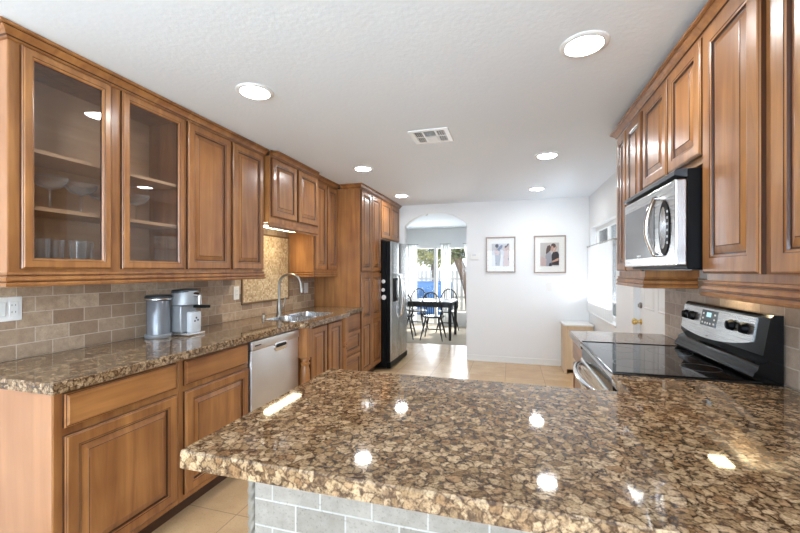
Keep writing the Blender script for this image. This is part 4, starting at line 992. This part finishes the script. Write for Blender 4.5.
# ================================================================== pictures
def pcol(n, c): 
    M[n] = plain(n, c, 0.6); return n
pcol('ph_bg', srgb(198, 196, 198)); pcol('ph_dark', srgb(48, 44, 50)); pcol('ph_blue', srgb(110, 118, 146)); pcol('ph_skin', srgb(196, 152, 132)); pcol('ph_grey', srgb(158, 158, 164)); pcol('ph_white', srgb(222, 222, 228)); pcol('ph_brown', srgb(88, 70, 64)); pcol('ph_pink', srgb(200, 176, 170)); pcol('ph_bg2', srgb(196, 190, 184))
def picture(label, x0, x1, z0, z1, px0, px1, pz0, pz1, shapes, bgm):
    t = Thing('picture_frame', label, 'framed picture', ((x0 + x1) / 2, YB, z0))
    w = .018; mb = MB()
    for a in ((x0, x0 + w, z0, z1), (x1 - w, x1, z0, z1), (x0 + w, x1 - w, z0, z0 + w), (x0 + w, x1 - w, z1 - w, z1)): mb.box(a[0], a[1], YB - .026, YB - .0005, a[2], a[3], 0.0015)
    t.part('frame', mb, 'frame')
    t.part('mat_board', B(x0 + w, x1 - w, YB - .012, YB - .002, z0 + w, z1 - w), 'mat')
    t.part('picture_glass', B(x0 + w, x1 - w, YB - .0205, YB - .019, z0 + w, z1 - w), 'picpane')
    pr = t.part('photo_print', B(px0, px1, YB - .0135, YB - .0122, pz0, pz1), bgm)
    W_, H_ = px1 - px0, pz1 - pz0
    for k, (nm, m, poly) in enumerate(shapes):
        mb = MB(); y = YB - .0138 - k * .0003
        mb.bm.faces.new([mb.bm.verts.new((px0 + W_ * a, y, pz0 + H_ * b)) for a, b in poly]); t.part(nm, mb, m, pr)
def ell(cx, cy, rx, ry, n=14, ph=0): return [(cx + rx * math.cos(2 * PI * i / n + ph), cy + ry * math.sin(2 * PI * i / n + ph)) for i in range(n)]
picture('left framed photo of a figure in pale clothes raising an arm, on the back wall', -.357, .062, 1.312, 1.832, -.272, -.025, 1.405, 1.735,
        [('printed_wall', 'ph_white', [(0, 0), (.62, 0), (.62, .52), (0, .5)]), ('printed_panel', 'ph_pink', [(.66, .0), (1, 0), (1, .95), (.72, .86)]),
         ('printed_figure', 'ph_grey', [(.22, .02), (.46, .02), (.50, .35), (.52, .62), (.44, .80), (.26, .80), (.16, .62), (.20, .35)]),
         ('printed_figure', 'ph_pink', [(.16, .52), (.40, .48), (.44, .62), (.34, .78), (.20, .74)]),
         ('printed_arm', 'ph_blue', [(.36, .66), (.58, .80), (.64, .92), (.54, .94), (.40, .84), (.32, .76)]),
         ('printed_hair', 'ph_dark', ell(.30, .90, .10, .09)), ('printed_sleeve', 'ph_dark', [(.74, .84), (.80, .80), (.92, .90), (.99, .98), (.92, 1.0), (.84, .90), (.76, .90)]),
         ('printed_stripe', 'ph_dark', [(.93, .28), (.98, .28), (.98, .36), (.93, .36)])], 'ph_bg')
picture('right framed photo of an embracing couple, on the back wall', .313, .738, 1.305, 1.836, .400, .648, 1.402, 1.735,
        [('printed_dress', 'ph_grey', [(.28, 0), (.62, 0), (.66, .30), (.55, .58), (.40, .62), (.28, .45)]),
         ('printed_shirt', 'ph_dark', [(.62, .05), (1, .05), (1, .50), (.92, .62), (.70, .62), (.60, .48)]),
         ('printed_hair', 'ph_brown', [(.30, .52), (.42, .58), (.54, .66), (.58, .82), (.50, .90), (.38, .86), (.32, .72)]),
         ('printed_hair', 'ph_brown', ell(.70, .87, .13, .10)), ('printed_face', 'ph_skin', ell(.64, .74, .08, .12)), ('printed_hand', 'ph_skin', [(.70, .60), (.78, .60), (.90, .80), (.84, .86), (.78, .74)]),
         ('printed_arm', 'ph_skin', [(.64, .16), (.96, .24), (1.0, .34), (.92, .34), (.62, .22)]), ('printed_skirt', 'ph_pink', [(.0, .05), (.30, .0), (.34, .30), (.10, .42), (0, .40)]),
         ('printed_skirt', 'ph_dark', [(.45, 0), (.62, 0), (.60, .16), (.48, .12)])], 'ph_bg2')

# ================================================================== console in the corner
t = Thing('console_cabinet', 'pale wooden console with white top in the back right corner', 'console table', (.85, 5.57, 0))
cx0, cx1, cy0, cy1 = .672, 1.018, 5.385, 5.735
t.part('top', B(cx0 - .012, cx1, cy0 - .012, cy1, .618, .640, 0.003), 'plate')
t.part('side_panel', B(cx0, cx0 + .022, cy0 + .022, cy1, 0, .6175, 0.001), 'paleoak'); t.part('side_panel', B(cx1 - .024, cx1 - .002, cy0 + .022, cy1, 0, .6175, 0.001), 'paleoak')
t.part('back_panel', B(cx0 + .0225, cx1 - .0245, cy1 - .015, cy1, .02, .6175), 'paleoak')
mb = MB(); raised(mb, lambda a, b, d: (a, cy0 + .021 - d, b), cx0 + .03, cx1 - .03, .05, .56, wm='paleoak', fw=.05, outer=False)
for f in mb.bm.faces: f.material_index = 0
mb.mats = []
t.part('front_panel', mb, 'paleoak')
for x in (cx0, cx1 - .032): t.part('stile', B(x, x + .030, cy0 - .002, cy0 + .0215, 0, .6175, 0.002), 'paleoak')
t.part('rail', B(cx0 + .031, cx1 - .033, cy0 - .002, cy0 + .0205, .565, .6175), 'paleoak')

# ================================================================== café curtain at the side window
t = Thing('cafe_curtain', 'sheer white cafe curtain on a thin rod at the side window', 'curtain', (1.0, 5.0, 1.66))
mb = MB(); mb.tube([(.998, 4.30, 1.665), (.998, 5.715, 1.665)], 0.006, 10); t.part('rod', mb, 'nickel', smooth=60)
mb = MB()
for y in (4.33, 5.70): mb.box(.992, XR - .0005, y - .006, y + .006, 1.655, 1.675)
t.part('bracket', mb, 'nickel')
def drape(axis, a0, a1, z0, z1, base, amp, waves, seed, flare=0.0, gather=None):
    rnd = random.Random(seed); n = waves * 10; nz = 10; mb = MB(); g = []
    ph = [rnd.uniform(-0.5, 0.5) for _ in range(waves + 2)]
    for j in range(nz + 1):
        kz = j / nz; z = z1 + (z0 - z1) * kz; row = []
        for i in range(n + 1):
            k = i / n; a = a0 + (a1 - a0) * k
            if gather: a = a + (gather - a) * 0.5 * math.sin(PI * kz * 0.9) ** 2
            w = ph[int(k * waves)]; off = amp * (0.6 + 0.4 * kz) * math.sin(2 * PI * waves * k + w * kz)
            a += 0.006 * math.sin(9 * k + 3 * kz) * kz; o_ = base + off
            p = (o_, a, z) if axis == 'y' else (a, o_, z)
            row.append(mb.bm.verts.new(p))
        g.append(row)
    for r0, r1 in zip(g[:-1], g[1:]):
        for i in range(n): mb.bm.faces.new((r0[i], r0[i + 1], r1[i + 1], r1[i]))
    return mb
t.part('cloth', drape('y', 4.36, 5.69, 0.80, 1.652, 1.000, 0.010, 16, 3), 'curtain', smooth=80)
for i in range(10):
    y = 4.40 + i * .14; mb = MB(); pts = [(.998 + .012 * math.sin(a), y, 1.662 + .012 * math.cos(a) - .002) for a in [2 * PI * q / 12 for q in range(13)]]; mb.tube(pts, 0.0015, 6); t.part('ring', mb, 'plate')
# patterned dark hanging ornament in the window
t = Thing('hanging_ornament', 'small dark scroll ornament hanging high in the side window', 'ornament', (1.08, 4.47, 1.74))
mb = MB()
for zc in (1.80, 1.735):
    pts = [(1.075, 4.455 + .022 * math.cos(a) * (1 - a / 16), zc + .022 * math.sin(a) * (1 - a / 16)) for a in [q * .4 for q in range(20)]]; mb.tube(pts, 0.004, 6)
mb.tube([(1.075, 4.476, 1.70), (1.075, 4.476, 1.905)], 0.003, 6); t.part('scroll', mb, 'slot')

# ================================================================== dining furniture
t = Thing('dining_table', 'long black dining table in the room beyond the arch', 'table', (-1.75, 7.6, 0))
tx0, tx1, ty0, ty1 = -2.75, -1.075, 7.17, 7.98
t.part('top', B(tx0, tx1, ty0, ty1, .705, .742, 0.004), 'blackwood'); 
mb = MB(); mb.box(tx0 + .08, tx1 - .08, ty0 + .05, ty0 + .07, .63, .7045); mb.box(tx0 + .08, tx1 - .08, ty1 - .07, ty1 - .05, .63, .7045); mb.box(tx1 - .08, tx1 - .06, ty0 + .05, ty1 - .05, .63, .7045); mb.box(tx0 + .06, tx0 + .08, ty0 + .05, ty1 - .05, .63, .7045)
t.part('apron', mb, 'blackwood')
for x in (tx0 + .04, tx1 - .04):
    for y in (ty0 + .04, ty1 - .04): mb = MB(); mb.lathe([(.024, .0045), (.030, .3), (.034, .63), (.034, .7045)], (x, y, 0), 4); mb.bm.verts.ensure_lookup_table(); t.part('leg', mb, 'blackwood')
def windsor():
    R_ = Thing('windsor_chair', '', 'chair', (0, 0, 0.0045), 'black windsor chairs around the dining table')
    R_.loc = Vector((0, 0, 0))
    # local: seat faces +Y, back at -Y
    def seat_ring(sx, sy, z, cy=0): return [(sx * math.cos(a) * (1 - .06 * math.sin(a)), cy + sy * math.sin(a), z) for a in [2 * PI * q / 24 for q in range(24)]]
    mb = MB(); mb.ring_loft([seat_ring(.19, .18, .425), seat_ring(.215, .205, .437), seat_ring(.215, .205, .452), seat_ring(.19, .18, .458), seat_ring(.10, .10, .450)]); R_.part('seat', mb, 'blackwood', smooth=50)
    for sx in (-1, 1):
        for sy in (-1, 1):
            mb = MB(); a = Vector((.12 * sx, .12 * sy, .43)); b = Vector((.215 * sx, .22 * sy, 0.0)); rr = [.013, .017, .020, .014, .018, .012, .010]
            mb.tube([a.lerp(b, i / 6) for i in range(7)], rr, 10); R_.part('leg', mb, 'blackwood', smooth=60)
    for sx in (-1, 1):
        mb = MB(); mb.tube([(.172 * sx, .172, .19), (.172 * sx, 0, .19), (.172 * sx, -.172, .19)], [.008, .013, .008], 8); R_.part('stretcher', mb, 'blackwood', smooth=60)
    mb = MB(); mb.tube([(-.172, 0, .19), (0, 0, .19), (.172, 0, .19)], [.007, .012, .007], 8); R_.part('stretcher', mb, 'blackwood', smooth=60)
    bow = []
    for i in range(25):
        a = PI * i / 24; x = -.205 * math.cos(a) * (1.0 if i not in (0, 24) else .86); z = .452 + .47 * math.sin(a) ** 0.72; bow.append((x * (0.93 if z < .5 else 1), -.150 - .16 * (z - .45), z))
    mb = MB(); mb.tube(bow, .014, 10); R_.part('bow_back', mb, 'blackwood', smooth=60)
    for k in range(-3, 4):
        x0 = k * .040; x1 = k * .052; q = min(bow, key=lambda p: abs(p[0] - x1) + (10 if p[2] < .6 else 0)); mb = MB(); mb.tube([(x0, -.150, .45), ((x0 + x1) / 2, (-.15 + q[1]) / 2, (.45 + q[2]) / 2), (x1, q[1], q[2] - .006)], [.008, .0095, .007], 8); R_.part('spindle', mb, 'blackwood', smooth=60)
    return R_.o
def copy_tree(o, parent=None):
    c = o.copy(); COL.objects.link(c); c.parent = parent
    for ch in list(o.children): copy_tree(ch, c)
    return c
ch0 = windsor()
chs = [((-1.455, 7.30, .0045), 0.0, 'black windsor chair on the near side of the dining table, its back to the camera'),
       ((-2.02, 8.26, .0045), PI, 'black windsor chair behind the dining table, the farther left one'),
       ((-1.33, 8.26, .0045), PI, 'black windsor chair behind the dining table, near its right end'),
       ((-2.05, 7.30, .0045), 0.12, 'black windsor chair half hidden by the refrigerator, left of the near one')]
for i, (loc, rz, lab) in enumerate(chs):
    o = ch0 if i == 0 else copy_tree(ch0)
    o.location = loc; o.rotation_euler = (0, 0, rz); o['label'] = lab
# drapes of the dining room
for a0, a1, sd, lab, g in ((-2.56, -2.20, 1, 'white curtain left of the dining room glass door', None), (-1.61, -1.41, 2, 'white curtain between the two dining room windows', None), (-1.06, -0.64, 5, 'white curtain right of the dining room windows, tied back', -.64)):
    t = Thing('curtain', lab, 'curtain', ((a0 + a1) / 2, 9.0, 1.97)); t.part('cloth', drape('x', a0, a1, 0.05, 1.97, 9.02, 0.022, 5, sd, gather=g), 'drape', smooth=80)
    mb = MB(); mb.tube([(a0 - .03, 9.02, 1.975), (a1 + .03, 9.02, 1.975)], .008, 8); t.part('curtain_rod', mb, 'nickel')
mb = MB(); mb.lathe([(.05, CE - .0005), (.05, CE - .02), (.03, CE - .035)], (-1.45, 6.6, 0), 20)
single('smoke_detector', mb, 'slot', 'small dark detector on the ceiling just beyond the arch', 'smoke detector', (-1.45, 6.6, CE))

# ================================================================== yard beyond the windows
struct('ground', B(-14, 10, 9.25, 32, -0.25, -0.05), 'ground')
t = Thing('picket_fence', 'white picket fence outside the dining room glass door', 'fence', (-3, 13.5, 0))
mb = MB(); mb.box(-7, 3, 13.54, 13.58, .35, .43); mb.box(-7, 3, 13.54, 13.58, 1.0, 1.08); t.part('rail', mb, 'fence')
mb = MB(); x = -7
while x < 3: mb.box(x, x + .09, 13.50, 13.54, -.05, 1.34); x += .16
t.part('pickets', mb, 'fence')
mb = MB(); mb.box(-5.2, -1.9, 11.6, 12.9, -.05, .98, .10, seg=3)
single('covered_furniture', mb, 'blue', 'blue tarp covered block outside the dining room glass door', 'covered furniture', (-3.5, 12, -.05), smooth=50)
def tree(x, y, h, r, trunk_pts, leafm, label, n, seed):
    t = Thing('tree', label, 'tree', (x, y, -.05)); mb = MB(); k = len(trunk_pts)
    mb.tube(trunk_pts, [.20 - .10 * i / (k - 1) for i in range(k)], 12); t.part('trunk', mb, 'bark', smooth=60)
    rnd = random.Random(seed); mb = MB(); cz = h
    for _ in range(n):
        v = Vector((rnd.gauss(0, 1), rnd.gauss(0, 1), rnd.gauss(0, 1))).normalized() * r * rnd.uniform(.35, 1) ** .5
        c = Vector((x, y, cz)) + Vector((v.x, v.y, v.z * .75)); s_ = rnd.uniform(.05, .12)
        a = Vector((rnd.gauss(0, 1), rnd.gauss(0, 1), rnd.gauss(0, 1))).normalized(); b = a.orthogonal().normalized(); a, b = b, a.cross(b)
        vs = [mb.bm.verts.new(c + a * s_), mb.bm.verts.new(c + b * s_ * .5), mb.bm.verts.new(c - a * s_), mb.bm.verts.new(c - b * s_ * .5)]; mb.bm.faces.new(vs)
    t.part('foliage', mb, leafm)
tree(-3.3, 17.0, 2.9, 1.9, [(-3.3, 17, -.05), (-3.4, 17, 1.2), (-3.2, 17, 2.4)], 'leaf', 'yellow green leafy tree behind the picket fence, seen through the glass door', 6500, 1)
tree(-7.6, 18.5, 3.0, 2.1, [(-7.6, 18.5, -.05), (-7.5, 18.5, 1.2), (-7.7, 18.5, 2.4)], 'leafd', 'green leafy tree behind the picket fence, mostly hidden by the left curtain', 4500, 2)
tree(-1.85, 12.6, 2.55, 1.1, [(-1.20, 12.6, -.05), (-1.32, 12.6, .7), (-1.52, 12.6, 1.3), (-1.78, 12.6, 1.9), (-1.9, 12.6, 2.4)], 'leafd', 'leaning tree trunk with leaves seen through the right dining window', 2600, 3)
# houses opposite the side window and living room window keep those views bright
mb = MB(); mb.box(3.2, 3.3, 1.0, 9.0, -.2, 2.2)
single('boundary_wall', mb, 'fence', 'pale garden wall outside the kitchen side window', 'wall', (3.25, 5, 0))
